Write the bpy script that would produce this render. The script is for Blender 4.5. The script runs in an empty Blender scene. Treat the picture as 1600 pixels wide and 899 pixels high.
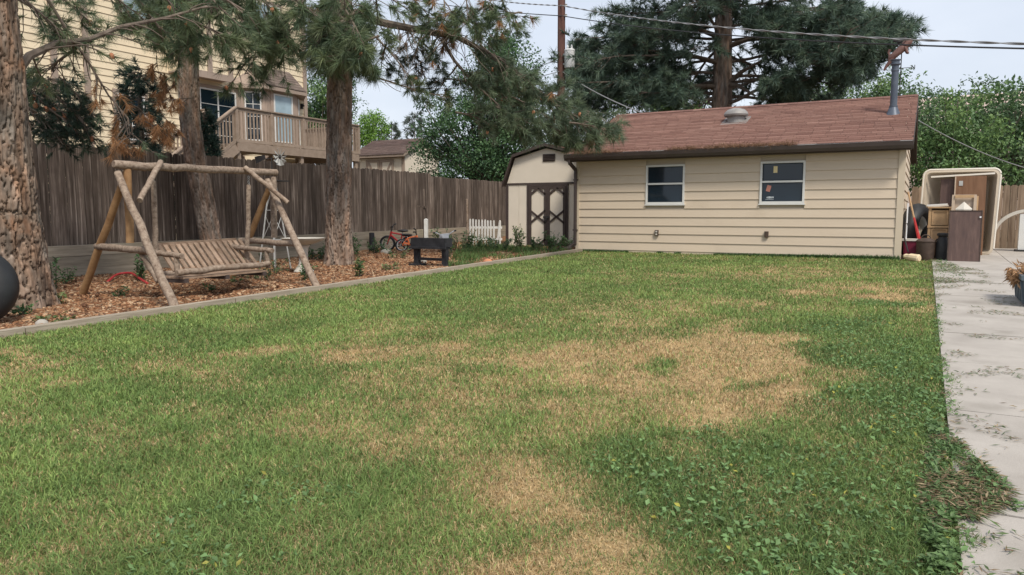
import bpy, math, random
import numpy as np
from mathutils import Vector, Matrix
R_ = math.radians
scene = bpy.context.scene
col = scene.collection
# ------------------------------------------------------------------ camera, sky, sun, exposure
FPX, PITCH, YAW, EYE, SLOPE = 1155., math.atan(117.5/1155.), R_(29.05), 1.24, .018
cam = bpy.data.cameras.new('camera'); cam.sensor_width = 36; cam.lens = FPX/1600*36
cam.clip_start = .05; cam.clip_end = 2000
camo = bpy.data.objects.new('camera', cam); col.objects.link(camo)
camo.location = (0, 0, EYE); camo.rotation_euler = (math.pi/2-PITCH, 0, YAW); scene.camera = camo
SUN_EL, SUN_AZ = R_(52), R_(128)          # azimuth clockwise from +Y: sun stands to the right, behind the camera
w = bpy.data.worlds.new('World'); scene.world = w; w.use_nodes = True
nt = w.node_tree; nt.nodes.clear()
def N(nt, t, **k):
    n = nt.nodes.new(t)
    for a, b in k.items():
        if a[0] == '_': n.inputs[int(a[1:]) if a[1:].isdigit() else a[1:].replace('_', ' ')].default_value = b
        else: setattr(n, a, b)
    return n
wo = N(nt, 'ShaderNodeOutputWorld'); bg = N(nt, 'ShaderNodeBackground', _1=.1)
sky = N(nt, 'ShaderNodeTexSky', sky_type='NISHITA', sun_disc=False, sun_elevation=SUN_EL, sun_rotation=SUN_AZ,
        air_density=1.2, dust_density=3., ozone_density=1.)
tc = N(nt, 'ShaderNodeTexCoord'); mp = N(nt, 'ShaderNodeMapping'); mp.inputs['Scale'].default_value = (1, 1, 2.6)
nz = N(nt, 'ShaderNodeTexNoise', _Scale=2.1, _Detail=5., _Roughness=.5)
rp = N(nt, 'ShaderNodeValToRGB'); rp.color_ramp.elements[0].position = .3; rp.color_ramp.elements[1].position = .72
rp.color_ramp.elements[0].color = (4.6, 5.1, 6.0, 1); rp.color_ramp.elements[1].color = (6.6, 6.95, 7.6, 1)
mx = N(nt, 'ShaderNodeMixRGB', _0=.82)
L = nt.links.new
L(tc.outputs['Generated'], mp.inputs[0]); L(mp.outputs[0], nz.inputs['Vector']); L(nz.outputs[0], rp.inputs[0])
L(sky.outputs[0], mx.inputs[1]); L(rp.outputs[0], mx.inputs[2]); L(mx.outputs[0], bg.inputs[0]); L(bg.outputs[0], wo.inputs[0])
sl = bpy.data.lights.new('sun', 'SUN'); sl.energy = 2.3; sl.angle = R_(12); sl.color = (1, .93, .82)
so = bpy.data.objects.new('sun', sl); col.objects.link(so)
sd = Vector((math.sin(SUN_AZ)*math.cos(SUN_EL), math.cos(SUN_AZ)*math.cos(SUN_EL), math.sin(SUN_EL)))
so.rotation_euler = sd.to_track_quat('Z', 'Y').to_euler(); so.location = (5, -5, 20)
vs = scene.view_settings; vs.view_transform = 'Standard'; vs.look = 'None'; vs.gamma = 1; vs.use_curve_mapping = False
vs.exposure = .6
scene.cycles.max_bounces = 6; scene.cycles.transparent_max_bounces = 6; scene.cycles.use_denoising = True

# ------------------------------------------------------------------ helpers
V = lambda *a: np.array(a, float)
_F = V(-math.sin(YAW), math.cos(YAW), 0); _R = V(math.cos(YAW), math.sin(YAW), 0); _U = V(0, 0, 1)
_fw = _F*math.cos(PITCH)-_U*math.sin(PITCH); _up = _F*math.sin(PITCH)+_U*math.cos(PITCH); _C = V(0, 0, EYE)
# surveying helpers: where a sighted direction meets the sloping ground, a plane or a given distance
def ray(x, y): return _fw+_R*(x-800)/FPX+_up*(449.5-y)/FPX
def gnd(x, y):
    d = ray(x, y); return _C+d*EYE/(SLOPE*d[1]-d[2])
def pt(x, y, dep): return _C+ray(x, y)*dep
def atY(x, y, Y): d = ray(x, y); return _C+d*Y/d[1]
def atX(x, y, X): d = ray(x, y); return _C+d*X/d[0]
def G(y): return SLOPE*max(min(y, 22.), -5.)
def nrm(a): a = np.asarray(a, float); return a/(np.linalg.norm(a)+1e-9)

def _hash(i, j, k, s):
    h = (i.astype(np.int64)*374761393+j.astype(np.int64)*668265263+k.astype(np.int64)*2147483647+s*1274126177) & 0xffffffff
    h = ((h ^ (h >> 13))*1274126177) & 0xffffffff
    h = ((h ^ (h >> 16))*2246822519) & 0xffffffff
    return ((h ^ (h >> 15)) & 0xffff)/65535.
def vnoise(p, s=0):
    p = np.asarray(p, float); i = np.floor(p).astype(int); f = p-i; f = f*f*(3-2*f); r = 0
    for dx in (0, 1):
        for dy in (0, 1):
            for dz in (0, 1):
                wgt = (f[:, 0] if dx else 1-f[:, 0])*(f[:, 1] if dy else 1-f[:, 1])*(f[:, 2] if dz else 1-f[:, 2])
                r = r+wgt*_hash(i[:, 0]+dx, i[:, 1]+dy, i[:, 2]+dz, s)
    return r
def fbm(p, s=0, o=4):
    r = 0; a = .5; p = np.asarray(p, float)
    for k in range(o): r = r+a*vnoise(p*2**k, s+k*17); a *= .5
    return r/(1-.5**o)
def xy3(x, y): return np.stack([x, y, np.zeros_like(x)], 1)

def wloc(o):
    p = V(0, 0, 0)
    while o is not None: p = p+np.array(o.location); o = o.parent
    return p
def props(o, label=None, cat=None, group=None, kind=None):
    for k, v in (('label', label), ('category', cat), ('group', group), ('kind', kind)):
        if v: o[k] = v
    return o
def root(name, loc, label, cat, group=None):
    o = bpy.data.objects.new(name, None); o.empty_display_size = .1; col.objects.link(o); o.location = tuple(loc)
    return props(o, label, cat, group)
def link(name, me, parent=None, loc=(0, 0, 0), rot=None, **k):
    o = bpy.data.objects.new(name, me); col.objects.link(o); o.parent = parent; o.location = loc
    if rot: o.rotation_euler = rot
    return props(o, **k)
class MB:
    def __init__(s): s.v = []; s.f = []; s.c = []; s.n = 0; s.X = None
    def add(s, vs, fs, c=None):
        vs = np.asarray(vs, float)
        if s.X is not None: vs = vs@s.X[:3, :3].T+s.X[:3, 3]
        s.v.append(vs); s.f += [tuple(i+s.n for i in f) for f in fs]; s.n += len(vs)
        s.c += [c]*len(vs)
        return s
    def box(s, c, d, rz=0, rx=0, ry=0, cl=None):
        q = np.array([(x, y, z) for x in (-.5, .5) for y in (-.5, .5) for z in (-.5, .5)])*np.array(d)
        if rz or rx or ry: q = q@np.array(Matrix.Rotation(rz, 3, 'Z')@Matrix.Rotation(ry, 3, 'Y')@Matrix.Rotation(rx, 3, 'X')).T
        return s.add(q+np.array(c), [(0, 1, 3, 2), (4, 6, 7, 5), (0, 4, 5, 1), (2, 3, 7, 6), (0, 2, 6, 4), (1, 5, 7, 3)], cl)
    def b2(s, a, b, cl=None):
        a = np.array(a, float); b = np.array(b, float); return s.box((a+b)/2, np.abs(b-a), cl=cl)
    def beam(s, p, q, wd, h, upv=(0, 0, 1), cl=None):
        p = np.array(p, float); q = np.array(q, float); d = nrm(q-p); u = np.array(upv, float); a = nrm(np.cross(d, u)); u = np.cross(a, d)
        vs = [p+a*i*wd/2+u*j*h/2 for i, j in ((-1, -1), (1, -1), (1, 1), (-1, 1))]+[q+a*i*wd/2+u*j*h/2 for i, j in ((-1, -1), (1, -1), (1, 1), (-1, 1))]
        return s.add(vs, [(3, 2, 1, 0), (4, 5, 6, 7), (0, 1, 5, 4), (1, 2, 6, 5), (2, 3, 7, 6), (3, 0, 4, 7)], cl)
    def tube(s, P, r, n=8, cap=True, cl=None, wob=0, seed=0):
        P = np.asarray(P, float); m = len(P); r = np.broadcast_to(np.asarray(r, float), (m,)); T = np.gradient(P, axis=0)
        ref = V(0, 0, 1) if abs(nrm(P[-1]-P[0])[2]) < .9 else V(1, 0, 0)
        vs = []; th = np.arange(n)*2*math.pi/n; rg = np.random.RandomState(seed)
        for i in range(m):
            t = nrm(T[i]); a = nrm(np.cross(t, ref)); b = np.cross(t, a)
            rr = r[i]*(1+wob*(rg.rand(n)-.5)) if wob else np.full(n, r[i])
            vs.append(P[i]+np.outer(np.cos(th)*rr, a)+np.outer(np.sin(th)*rr, b))
        fs = [(i*n+j, i*n+(j+1) % n, (i+1)*n+(j+1) % n, (i+1)*n+j) for i in range(m-1) for j in range(n)]
        if cap: fs += [tuple(range(n))[::-1], tuple((m-1)*n+j for j in range(n))]
        return s.add(np.concatenate(vs), fs, cl)
    def lathe(s, prof, c=(0, 0, 0), n=24, axis='Z', cl=None):
        th = np.arange(n)*2*math.pi/n; vs = []
        for r, z in prof: vs.append(np.stack([np.cos(th)*r, np.sin(th)*r, np.full(n, z)], 1))
        vs = np.concatenate(vs); m = len(prof)
        if axis == 'X': vs = vs[:, [2, 0, 1]]
        if axis == 'Y': vs = vs[:, [1, 2, 0]]
        fs = [(i*n+j, i*n+(j+1) % n, (i+1)*n+(j+1) % n, (i+1)*n+j) for i in range(m-1) for j in range(n)]
        fs += [tuple(range(n))[::-1], tuple((m-1)*n+j for j in range(n))]
        return s.add(vs+np.array(c), fs, cl)
    def torus(s, c, Rr, r, nrmv=(0, 1, 0), n=24, m=8, sq=1., cl=None):
        a = nrm(nrmv); u = nrm(np.cross(a, V(0, 0, 1) if abs(a[2]) < .9 else V(1, 0, 0))); v = np.cross(a, u); vs = []
        for i in range(n):
            t = i*2*math.pi/n; d = u*math.cos(t)+v*math.sin(t)
            for j in range(m):
                p = j*2*math.pi/m; vs.append(np.array(c)+d*(Rr+r*math.cos(p))+a*r*sq*math.sin(p))
        return s.add(vs, [(i*m+j, ((i+1) % n)*m+j, ((i+1) % n)*m+(j+1) % m, i*m+(j+1) % m) for i in range(n) for j in range(m)], cl)
    def prism(s, poly, d, cl=None):
        poly = np.asarray(poly, float); n = len(poly); d = np.array(d, float)
        return s.add(np.concatenate([poly, poly+d]), [tuple(range(n))[::-1], tuple(range(n, 2*n))]+[(i, (i+1) % n, n+(i+1) % n, n+i) for i in range(n)], cl)
    def ball(s, c, r, n=12, m=8, cl=None):
        prof = [(max(math.sin(math.pi*i/m), .02), -math.cos(math.pi*i/m)) for i in range(m+1)]
        th = np.arange(n)*2*math.pi/n; r = np.broadcast_to(np.array(r, float), (3,))
        vs = np.concatenate([np.stack([np.cos(th)*a, np.sin(th)*a, np.full(n, z)], 1) for a, z in prof])*r+np.array(c)
        return s.add(vs, [(i*n+j, i*n+(j+1) % n, (i+1)*n+(j+1) % n, (i+1)*n+j) for i in range(m) for j in range(n)], cl)
    def mesh(s, name, mat, off=None, smooth=False):
        v = np.concatenate(s.v)
        if off is not None: v = v-off
        me = bpy.data.meshes.new(name); me.from_pydata(v.tolist(), [], s.f)
        if any(c is not None for c in s.c):
            at = me.color_attributes.new('col', 'FLOAT_COLOR', 'POINT')
            at.data.foreach_set('color', np.array([(*(c or (1, 1, 1)), 1.) for c in s.c], np.float32).ravel())
        me.materials.append(mat); fix_normals(me)
        if smooth: smooth_by_angle(me)
        me.update(); return me
    def obj(s, name, mat, parent=None, smooth=False, **k):
        off = wloc(parent) if parent is not None else None
        return link(name, s.mesh(name, mat, off, smooth), parent, **k)
import bmesh
def fix_normals(me):
    if len(me.polygons) > 40000: return
    b = bmesh.new(); b.from_mesh(me); bmesh.ops.recalc_face_normals(b, faces=b.faces); b.to_mesh(me); b.free()
def smooth_by_angle(me, ang=42):
    me.polygons.foreach_set('use_smooth', [True]*len(me.polygons)); b = bmesh.new(); b.from_mesh(me)
    for e in b.edges: e.smooth = len(e.link_faces) == 2 and e.calc_face_angle(4) < R_(ang)
    b.to_mesh(me); b.free()
def big_mesh(name, v, faces, k, cols, mat):
    """many equal k-gons at once (numpy), with one colour per vertex"""
    me = bpy.data.meshes.new(name); n = len(faces)
    me.vertices.add(len(v)); me.vertices.foreach_set('co', np.asarray(v, np.float32).ravel())
    me.loops.add(n*k); me.loops.foreach_set('vertex_index', np.asarray(faces, np.int32).ravel())
    me.polygons.add(n); me.polygons.foreach_set('loop_start', np.arange(0, n*k, k, dtype=np.int32)); me.polygons.foreach_set('loop_total', np.full(n, k, np.int32))
    at = me.color_attributes.new('col', 'FLOAT_COLOR', 'POINT')
    at.data.foreach_set('color', np.concatenate([cols, np.ones((len(cols), 1))], 1).astype(np.float32).ravel())
    me.materials.append(mat); me.update(calc_edges=True); return me

# ------------------------------------------------------------------ materials
def mat(name, c1, c2=None, ns=6, st=(1, 1, 1), rough=.8, bump=.15, bs=40, rnd=0., attr=False, metal=0., spec=.3, pos=(.32, .68), c3=None, dust=None, transl=0., bst=None, bdist=.01):
    m = bpy.data.materials.new(name); m.use_nodes = True; t = m.node_tree; t.nodes.clear(); L = t.links.new
    out = N(t, 'ShaderNodeOutputMaterial'); p = N(t, 'ShaderNodeBsdfPrincipled')
    p.inputs['Roughness'].default_value = rough; p.inputs['Metallic'].default_value = metal; p.inputs['Specular IOR Level'].default_value = spec
    tc = N(t, 'ShaderNodeTexCoord'); mp = N(t, 'ShaderNodeMapping'); mp.inputs['Scale'].default_value = st; L(tc.outputs['Object'], mp.inputs[0])
    oi = N(t, 'ShaderNodeObjectInfo'); ml = N(t, 'ShaderNodeMath', operation='MULTIPLY', _1=60.); L(oi.outputs['Random'], ml.inputs[0])
    nz = N(t, 'ShaderNodeTexNoise', noise_dimensions='4D', _Scale=ns, _Detail=7., _Roughness=.62); L(mp.outputs[0], nz.inputs['Vector']); L(ml.outputs[0], nz.inputs['W'])
    rp = N(t, 'ShaderNodeValToRGB'); e = rp.color_ramp.elements; c2 = c2 or tuple(x*.8 for x in c1)
    e[0].position, e[1].position = pos; e[0].color = (*c1, 1); e[1].color = (*c2, 1)
    if c3: q = e.new((pos[0]+pos[1])/2); q.color = (*c3, 1)
    L(nz.outputs[0], rp.inputs[0]); cur = rp.outputs[0]
    if rnd:
        mr = N(t, 'ShaderNodeMapRange', _3=1-rnd, _4=1+rnd); L(oi.outputs['Random'], mr.inputs[0])
        hs = N(t, 'ShaderNodeHueSaturation'); L(mr.outputs[0], hs.inputs['Value']); L(cur, hs.inputs['Color']); cur = hs.outputs[0]
    if dust:
        n2 = N(t, 'ShaderNodeTexNoise', noise_dimensions='4D', _Scale=dust[1], _Detail=5.); L(tc.outputs['Object'], n2.inputs['Vector']); L(ml.outputs[0], n2.inputs['W'])
        r2 = N(t, 'ShaderNodeValToRGB'); r2.color_ramp.elements[0].position = dust[2]; r2.color_ramp.elements[1].position = dust[2]+.2; L(n2.outputs[0], r2.inputs[0])
        mm = N(t, 'ShaderNodeMath', operation='MULTIPLY', _1=dust[3]); L(r2.outputs[0], mm.inputs[0])
        x2 = N(t, 'ShaderNodeMixRGB', _2=(*dust[0], 1)); L(mm.outputs[0], x2.inputs[0]); L(cur, x2.inputs[1]); cur = x2.outputs[0]
    if attr:
        at = N(t, 'ShaderNodeAttribute', attribute_name='col'); x = N(t, 'ShaderNodeMixRGB', blend_type='MULTIPLY', _0=1.); L(cur, x.inputs[1]); L(at.outputs['Color'], x.inputs[2]); cur = x.outputs[0]
    L(cur, p.inputs['Base Color'])
    if bump:
        m2 = N(t, 'ShaderNodeMapping'); m2.inputs['Scale'].default_value = bst or st; L(tc.outputs['Object'], m2.inputs[0])
        nb = N(t, 'ShaderNodeTexNoise', noise_dimensions='4D', _Scale=bs, _Detail=4.); L(m2.outputs[0], nb.inputs['Vector']); L(ml.outputs[0], nb.inputs['W'])
        b = N(t, 'ShaderNodeBump', _Strength=bump, _Distance=bdist); L(nb.outputs[0], b.inputs['Height']); L(b.outputs[0], p.inputs['Normal'])
    if transl:
        tr = N(t, 'ShaderNodeBsdfTranslucent'); L(cur, tr.inputs[0]); ms = N(t, 'ShaderNodeMixShader', _0=transl); L(p.outputs[0], ms.inputs[1]); L(tr.outputs[0], ms.inputs[2]); L(ms.outputs[0], out.inputs[0])
    else: L(p.outputs[0], out.inputs[0])
    return m
W1 = (1, 1, 1)
M = dict(
 cone=mat('pine_cone', (.10, .05, .03), (.17, .09, .055), ns=30, rough=.95, bump=.5, bs=90, spec=.05),
 soil=mat('soil', (.10, .075, .045), (.17, .13, .08), ns=9, rough=1, bump=.5, bs=60),
 thatch=mat('thatch', (.75,)*3, (1.2,)*3, ns=30, rough=1, bump=.8, bs=160, attr=True, spec=0),
 grass=mat('grass_blade', (.9,)*3, (1.1,)*3, ns=2, rough=.6, bump=0, attr=True, transl=.3, spec=.25),
 leaf=mat('leaf', (.9,)*3, (1.1,)*3, ns=2, rough=.5, bump=0, attr=True, transl=.3, spec=.3),
 needle=mat('pine_needle', (.9,)*3, (1.1,)*3, ns=2, rough=.5, bump=0, attr=True, transl=.28, spec=.35),
 mulchbed=mat('mulch', (.12, .065, .036), (.29, .17, .095), ns=28, rough=1, bump=.9, bs=70, spec=.05, c3=(.19, .105, .057)),
 chip=mat('bark_chip', (.9,)*3, (1.1,)*3, ns=9, rough=.95, bump=.2, attr=True, spec=.1),
 concrete=mat('concrete', (.33, .30, .268), (.43, .395, .355), ns=2.2, rough=.92, bump=.25, bs=120, rnd=.05, spec=.2, dust=((.21, .19, .16), 2.6, .54, .6)),
 bark=mat('pine_bark', (.125, .092, .072), (.345, .27, .22), ns=9, st=(1, 1, .3), rough=.95, bump=1., bs=11, bst=(1, 1, .3), bdist=.05, spec=.08, c3=(.225, .172, .138), pos=(.34, .64), attr=True),
 bark1=mat('pine_bark_orange', (.105, .076, .06), (.31, .235, .185), ns=8, st=(1, 1, .3), rough=.95, bump=1., bs=9, bst=(1, 1, .3), bdist=.06, spec=.08, c3=(.20, .15, .115), pos=(.34, .64), attr=True, dust=((.42, .19, .085), 2.2, .56, .65)),
 twig=mat('pine_limb', (.085, .065, .05), (.2, .16, .13), ns=9, rough=.95, bump=.4, bs=40),
 dtrunk=mat('grey_bark', (.09, .075, .06), (.18, .15, .12), ns=9, st=(1, 1, .3), rough=.95, bump=.4, bs=40),
 fence=mat('weathered_board', (.06, .047, .039), (.37, .31, .265), ns=8, st=(3.2, 3.2, .16), rough=.95, bump=.5, bs=24, rnd=.3, spec=.1, pos=(.34, .74), c3=(.135, .106, .088), dust=((.06, .045, .036), 1.9, .54, .7)),
 fence2=mat('tan_board', (.17, .12, .085), (.33, .25, .18), ns=8, st=(3, 3, .2), rough=.95, bump=.4, bs=24, rnd=.22, spec=.1),
 retain=mat('grey_timber', (.20, .17, .13), (.36, .315, .25), ns=7, st=(3, .25, 3), rough=.95, bump=.5, bs=24, rnd=.18, spec=.1, dust=((.16, .17, .11), 2, .55, .5)),
 edging=mat('edging_timber', (.24, .20, .155), (.40, .35, .28), ns=7, st=(3, .3, 3), rough=.95, bump=.5, bs=24, rnd=.12, spec=.1),
 log=mat('weathered_log', (.135, .092, .066), (.37, .295, .23), ns=16, st=(1.5, 1.5, 1.5), rough=.9, bump=.5, bs=22, rnd=.12, spec=.12, c3=(.26, .20, .155), dust=((.17, .10, .06), 3.2, .58, .5)),
 logor=mat('orange_log', (.19, .10, .045), (.38, .235, .12), ns=6, rough=.8, bump=.3, bs=22, rnd=.1, spec=.2),
 slat=mat('slat_wood', (.21, .14, .095), (.38, .28, .21), ns=10, rough=.9, bump=.4, bs=30, rnd=.2, spec=.1),
 siding=mat('tan_siding', (.555, .462, .36), (.60, .50, .387), ns=1.4, st=(.4, .4, 3), rough=.62, bump=.06, bs=60, rnd=.018, spec=.3, dust=((.42, .345, .255), 2.0, .58, .3)),
 sidetrim=mat('tan_trim', (.53, .45, .345), (.57, .485, .37), ns=2, rough=.6, bump=.05, spec=.3),
 hsiding=mat('cream_siding', (.68, .575, .41), (.74, .625, .45), ns=2, rough=.7, bump=.05, rnd=.03, spec=.25),
 htrim=mat('taupe_trim', (.30, .235, .19), (.36, .28, .23), ns=3, rough=.75, bump=.1),
 deckwood=mat('taupe_deck_wood', (.25, .19, .145), (.34, .265, .21), ns=6, rough=.85, bump=.2, rnd=.1),
 darktrim=mat('brown_trim', (.055, .04, .036), (.075, .056, .05), ns=5, rough=.55, bump=.1, spec=.35),
 gutter=mat('brown_gutter', (.05, .038, .036), (.068, .052, .049), ns=3, rough=.4, bump=.03, spec=.5, dust=((.16, .13, .11), 4, .66, .4)),
 barn=mat('cream_board', (.70, .63, .525), (.76, .68, .57), ns=2.5, rough=.75, bump=.08, spec=.25, dust=((.5, .43, .34), 1.6, .58, .4)),
 shingle=mat('red_shingle', (.85,)*3, (1.15,)*3, ns=40, rough=.95, bump=.4, bs=120, attr=True, spec=.1, dust=((.75, .72, .72), 1.1, .55, .25)),
 white=mat('white_vinyl', (.60, .60, .58), (.66, .66, .64), ns=4, rough=.45, bump=.03, spec=.4),
 whitewood=mat('white_paint', (.66, .65, .61), (.78, .77, .74), ns=9, rough=.7, bump=.15, dust=((.35, .31, .25), 8, .62, .6)),
 rubber=mat('black_rubber', (.014, .015, .017), (.024, .026, .028), ns=6, rough=.55, bump=.1, bs=80, spec=.4, dust=((.12, .12, .12), 26, .68, .6)),
 blackwood=mat('charred_wood', (.013, .014, .017), (.04, .04, .045), ns=8, rough=.7, bump=.4, bs=30, spec=.3),
 steel=mat('grey_metal', (.30, .31, .32), (.42, .43, .44), ns=6, rough=.45, bump=.05, metal=.5),
 galv=mat('galvanised', (.36, .36, .35), (.5, .5, .48), ns=8, rough=.5, bump=.05, metal=.3),
 ventm=mat('vent_metal', (.23, .22, .21), (.32, .31, .30), ns=8, rough=.6, bump=.08, metal=.2),
 pipe=mat('blue_grey_pipe', (.07, .085, .115), (.11, .13, .165), ns=6, rough=.45, bump=.05, metal=.2),
 copper=mat('copper_figure', (.14, .075, .065), (.24, .14, .12), ns=14, rough=.6, metal=.3),
 iron=mat('dark_iron', (.03, .03, .03), (.055, .05, .05), ns=9, rough=.6, bump=.1, metal=.3),
 pole=mat('pole_wood', (.10, .05, .042), (.17, .09, .072), ns=7, st=(3, 3, .2), rough=.9, bump=.4, bs=30),
 transf=mat('pale_grey_paint', (.56, .57, .57), (.64, .65, .65), ns=4, rough=.5, bump=.03),
 wire=mat('wire_sheath', (.025, .025, .027), (.06, .06, .062), ns=4, rough=.6, bump=0),
 wirel=mat('bare_wire', (.25, .25, .25), (.36, .36, .36), ns=4, rough=.5, bump=0, metal=.3),
 shell=mat('beige_fibreglass', (.50, .425, .33), (.57, .49, .385), ns=2, rough=.55, bump=.06, spec=.35, dust=((.36, .30, .23), 3, .55, .5)),
 shelledge=mat('cream_fibreglass', (.70, .655, .57), (.76, .71, .63), ns=3, rough=.5, bump=.05, spec=.35),
 brownply=mat('brown_panel', (.145, .075, .04), (.24, .13, .075), ns=5, st=(2.5, 2.5, .3), rough=.6, bump=.15, rnd=.1),
 darkpanel=mat('stained_panel', (.085, .055, .05), (.155, .10, .085), ns=6, st=(3, 3, .25), rough=.5, bump=.15, c3=(.11, .07, .06), dust=((.24, .135, .09), 2.5, .6, .6)),
 tanwood=mat('light_oak', (.40, .255, .135), (.52, .35, .20), ns=6, st=(1, 1, .4), rough=.6, bump=.1, rnd=.08),
 carved=mat('carved_pale_wood', (.44, .34, .25), (.55, .44, .34), ns=7, rough=.7, bump=.1),
 rustcan=mat('brown_metal', (.055, .038, .03), (.10, .07, .055), ns=9, rough=.6, bump=.1, metal=.2),
 blackcan=mat('black_metal', (.018, .018, .02), (.04, .038, .036), ns=9, rough=.55, bump=.1),
 maroon=mat('maroon_plastic', (.13, .012, .035), (.17, .018, .045), ns=4, rough=.45, bump=.02),
 redpaint=mat('red_paint', (.42, .035, .04), (.52, .05, .05), ns=6, rough=.45, bump=.03),
 orangep=mat('orange_paint', (.68, .16, .05), (.75, .2, .07), ns=6, rough=.4, bump=.03),
 whitep=mat('white_plastic', (.68, .69, .71), (.76, .77, .79), ns=6, rough=.4, bump=.03),
 blueplastic=mat('blue_grey_plastic', (.075, .10, .12), (.105, .135, .155), ns=4, rough=.5, bump=.04),
 dry=mat('dry_foliage', (.9,)*3, (1.1,)*3, ns=3, rough=.8, bump=0, attr=True, transl=.2),
 stone=mat('grey_stone', (.30, .275, .24), (.44, .41, .36), ns=9, rough=.95, bump=.5, bs=30),
 terra=mat('terracotta', (.46, .19, .10), (.56, .25, .14), ns=9, rough=.85, bump=.2),
 cast=mat('cast_stone', (.46, .43, .38), (.58, .55, .49), ns=8, rough=.9, bump=.3, dust=((.24, .24, .18), 7, .6, .5)),
 cream=mat('cream_block', (.66, .53, .34), (.74, .61, .42), ns=9, rough=.9, bump=.2),
 pinkwall=mat('pink_stucco', (.52, .40, .35), (.58, .46, .40), ns=4, rough=.9, bump=.1),
 sticker=mat('paper_sticker', (.66, .55, .30), (.74, .62, .36), ns=60, rough=.7, bump=0),
 sticker2=mat('red_sticker', (.5, .3, .24), (.42, .12, .09), ns=70, rough=.7, bump=0),
 letters=mat('white_print', (.6, .66, .68), (.7, .75, .78), ns=9, rough=.6, bump=0),
 inside=mat('dark_interior', (.012, .02, .028), (.03, .042, .055), ns=4, rough=.9, bump=0),
)
def glass(name, tint, rough=.04):
    m = bpy.data.materials.new(name); m.use_nodes = True; p = m.node_tree.nodes['Principled BSDF']
    nz = N(m.node_tree, 'ShaderNodeTexNoise', _Scale=2.5, _Detail=3.); tcx = N(m.node_tree, 'ShaderNodeTexCoord'); m.node_tree.links.new(tcx.outputs['Object'], nz.inputs['Vector'])
    r = N(m.node_tree, 'ShaderNodeValToRGB'); r.color_ramp.elements[0].color = (*[x*.7 for x in tint], 1); r.color_ramp.elements[1].color = (*[x*1.3 for x in tint], 1)
    m.node_tree.links.new(nz.outputs[0], r.inputs[0]); m.node_tree.links.new(r.outputs[0], p.inputs['Base Color'])
    p.inputs['Roughness'].default_value = rough; p.inputs['Specular IOR Level'].default_value = .5
    return m
M['glass'] = glass('window_glass', (.012, .022, .032)); M['glassl'] = glass('curtained_glass', (.30, .40, .46), .08)
# ------------------------------------------------------------------ ground, lawn, bed, patio
rng = np.random.RandomState(7); random.seed(7)
def grid(name, xs, ys, zf, m, colf=None, **k):
    X, Y = np.meshgrid(xs, ys); x = X.ravel(); y = Y.ravel(); z = zf(x, y); nx = len(xs); ny = len(ys)
    i = (np.arange(ny-1)[:, None]*nx+np.arange(nx-1)[None]).ravel(); fs = np.stack([i, i+1, i+nx+1, i+nx], 1)
    me = big_mesh(name, np.stack([x, y, z], 1), fs, 4, colf(x, y) if colf else np.ones((len(x), 3)), m)
    me.polygons.foreach_set('use_smooth', [True]*len(me.polygons)); return link(name, me, **k)
Gv = lambda y: SLOPE*np.clip(y, -5, 22)
grid('ground', np.concatenate([[-500, -150, -60], np.arange(-30, 31, 3), [60, 150, 500]]), np.concatenate([[-300, -80, -20], np.arange(-8, 50, 3), [80, 200, 600]]),
     lambda x, y: Gv(y)-.012, M['soil'], kind='structure')
XE = lambda y: -7.58+.024*np.asarray(y, float)          # lawn / bed edging line
def blob(px, py, rx, ry):
    c = gnd(px, py)[:2]; a = gnd(px+rx, py)[:2]-c; b = (gnd(px, py+ry)[:2]-gnd(px, py-ry)[:2])/2
    return c, np.linalg.inv(np.stack([a, b], 1))
DRY = [(blob(*b[:4]), b[4]) for b in [(860, 620, 340, 95, .5), (1170, 560, 150, 42, 1.), (1200, 610, 130, 32, 1.), (980, 560, 190, 34, .9), (650, 553, 90, 13, .9), (830, 575, 150, 24, .75),
 (1000, 640, 260, 55, .70), (800, 690, 260, 60, .48), (880, 760, 240, 60, .70), (940, 860, 220, 60, .78), (760, 850, 110, 40, .5), (240, 575, 70, 12, .8), (400, 550, 60, 8, .75), (60, 590, 50, 20, .5), (70, 552, 40, 7, .75),
 (1390, 462, 60, 16, .95), (1420, 484, 44, 9, .9), (1300, 452, 70, 9, .7), (1230, 425, 100, 7, .5), (900, 520, 280, 20, .5), (150, 655, 130, 30, .38), (1010, 480, 210, 16, .42), (1300, 655, 60, 20, .85), (640, 680, 90, 24, .5), (1130, 430, 180, 8, .3), (560, 640, 110, 40, .3), (390, 618, 90, 20, .45), (1250, 560, 40, 20, .8), (60, 640, 60, 14, .4), (600, 470, 50, 5, .5)]]
GREEN = [(blob(*b[:4]), b[4]) for b in [(1040, 580, 34, 7, .5), (1180, 606, 30, 8, .6), (1380, 560, 95, 30, 1.), (1370, 640, 90, 45, 1.), (1330, 510, 60, 16, .9), (1380, 477, 38, 7, .8), (1250, 540, 26, 7, .7), (1280, 750, 260, 80, .75), (1300, 850, 250, 60, .75), (250, 800, 340, 120, .65), (700, 430, 200, 22, .8), (330, 520, 160, 14, .6), (250, 620, 220, 20, .4), (500, 600, 80, 30, .6)]]
def field(lst, x, y):
    r = np.zeros_like(x)
    for (c, A), wgt in lst:
        d = np.stack([x-c[0], y-c[1]], 1)@A.T; r = np.maximum(r, wgt*np.clip(1.5-np.sqrt((d**2).sum(1))*.85, 0, 1))
    return r
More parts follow.
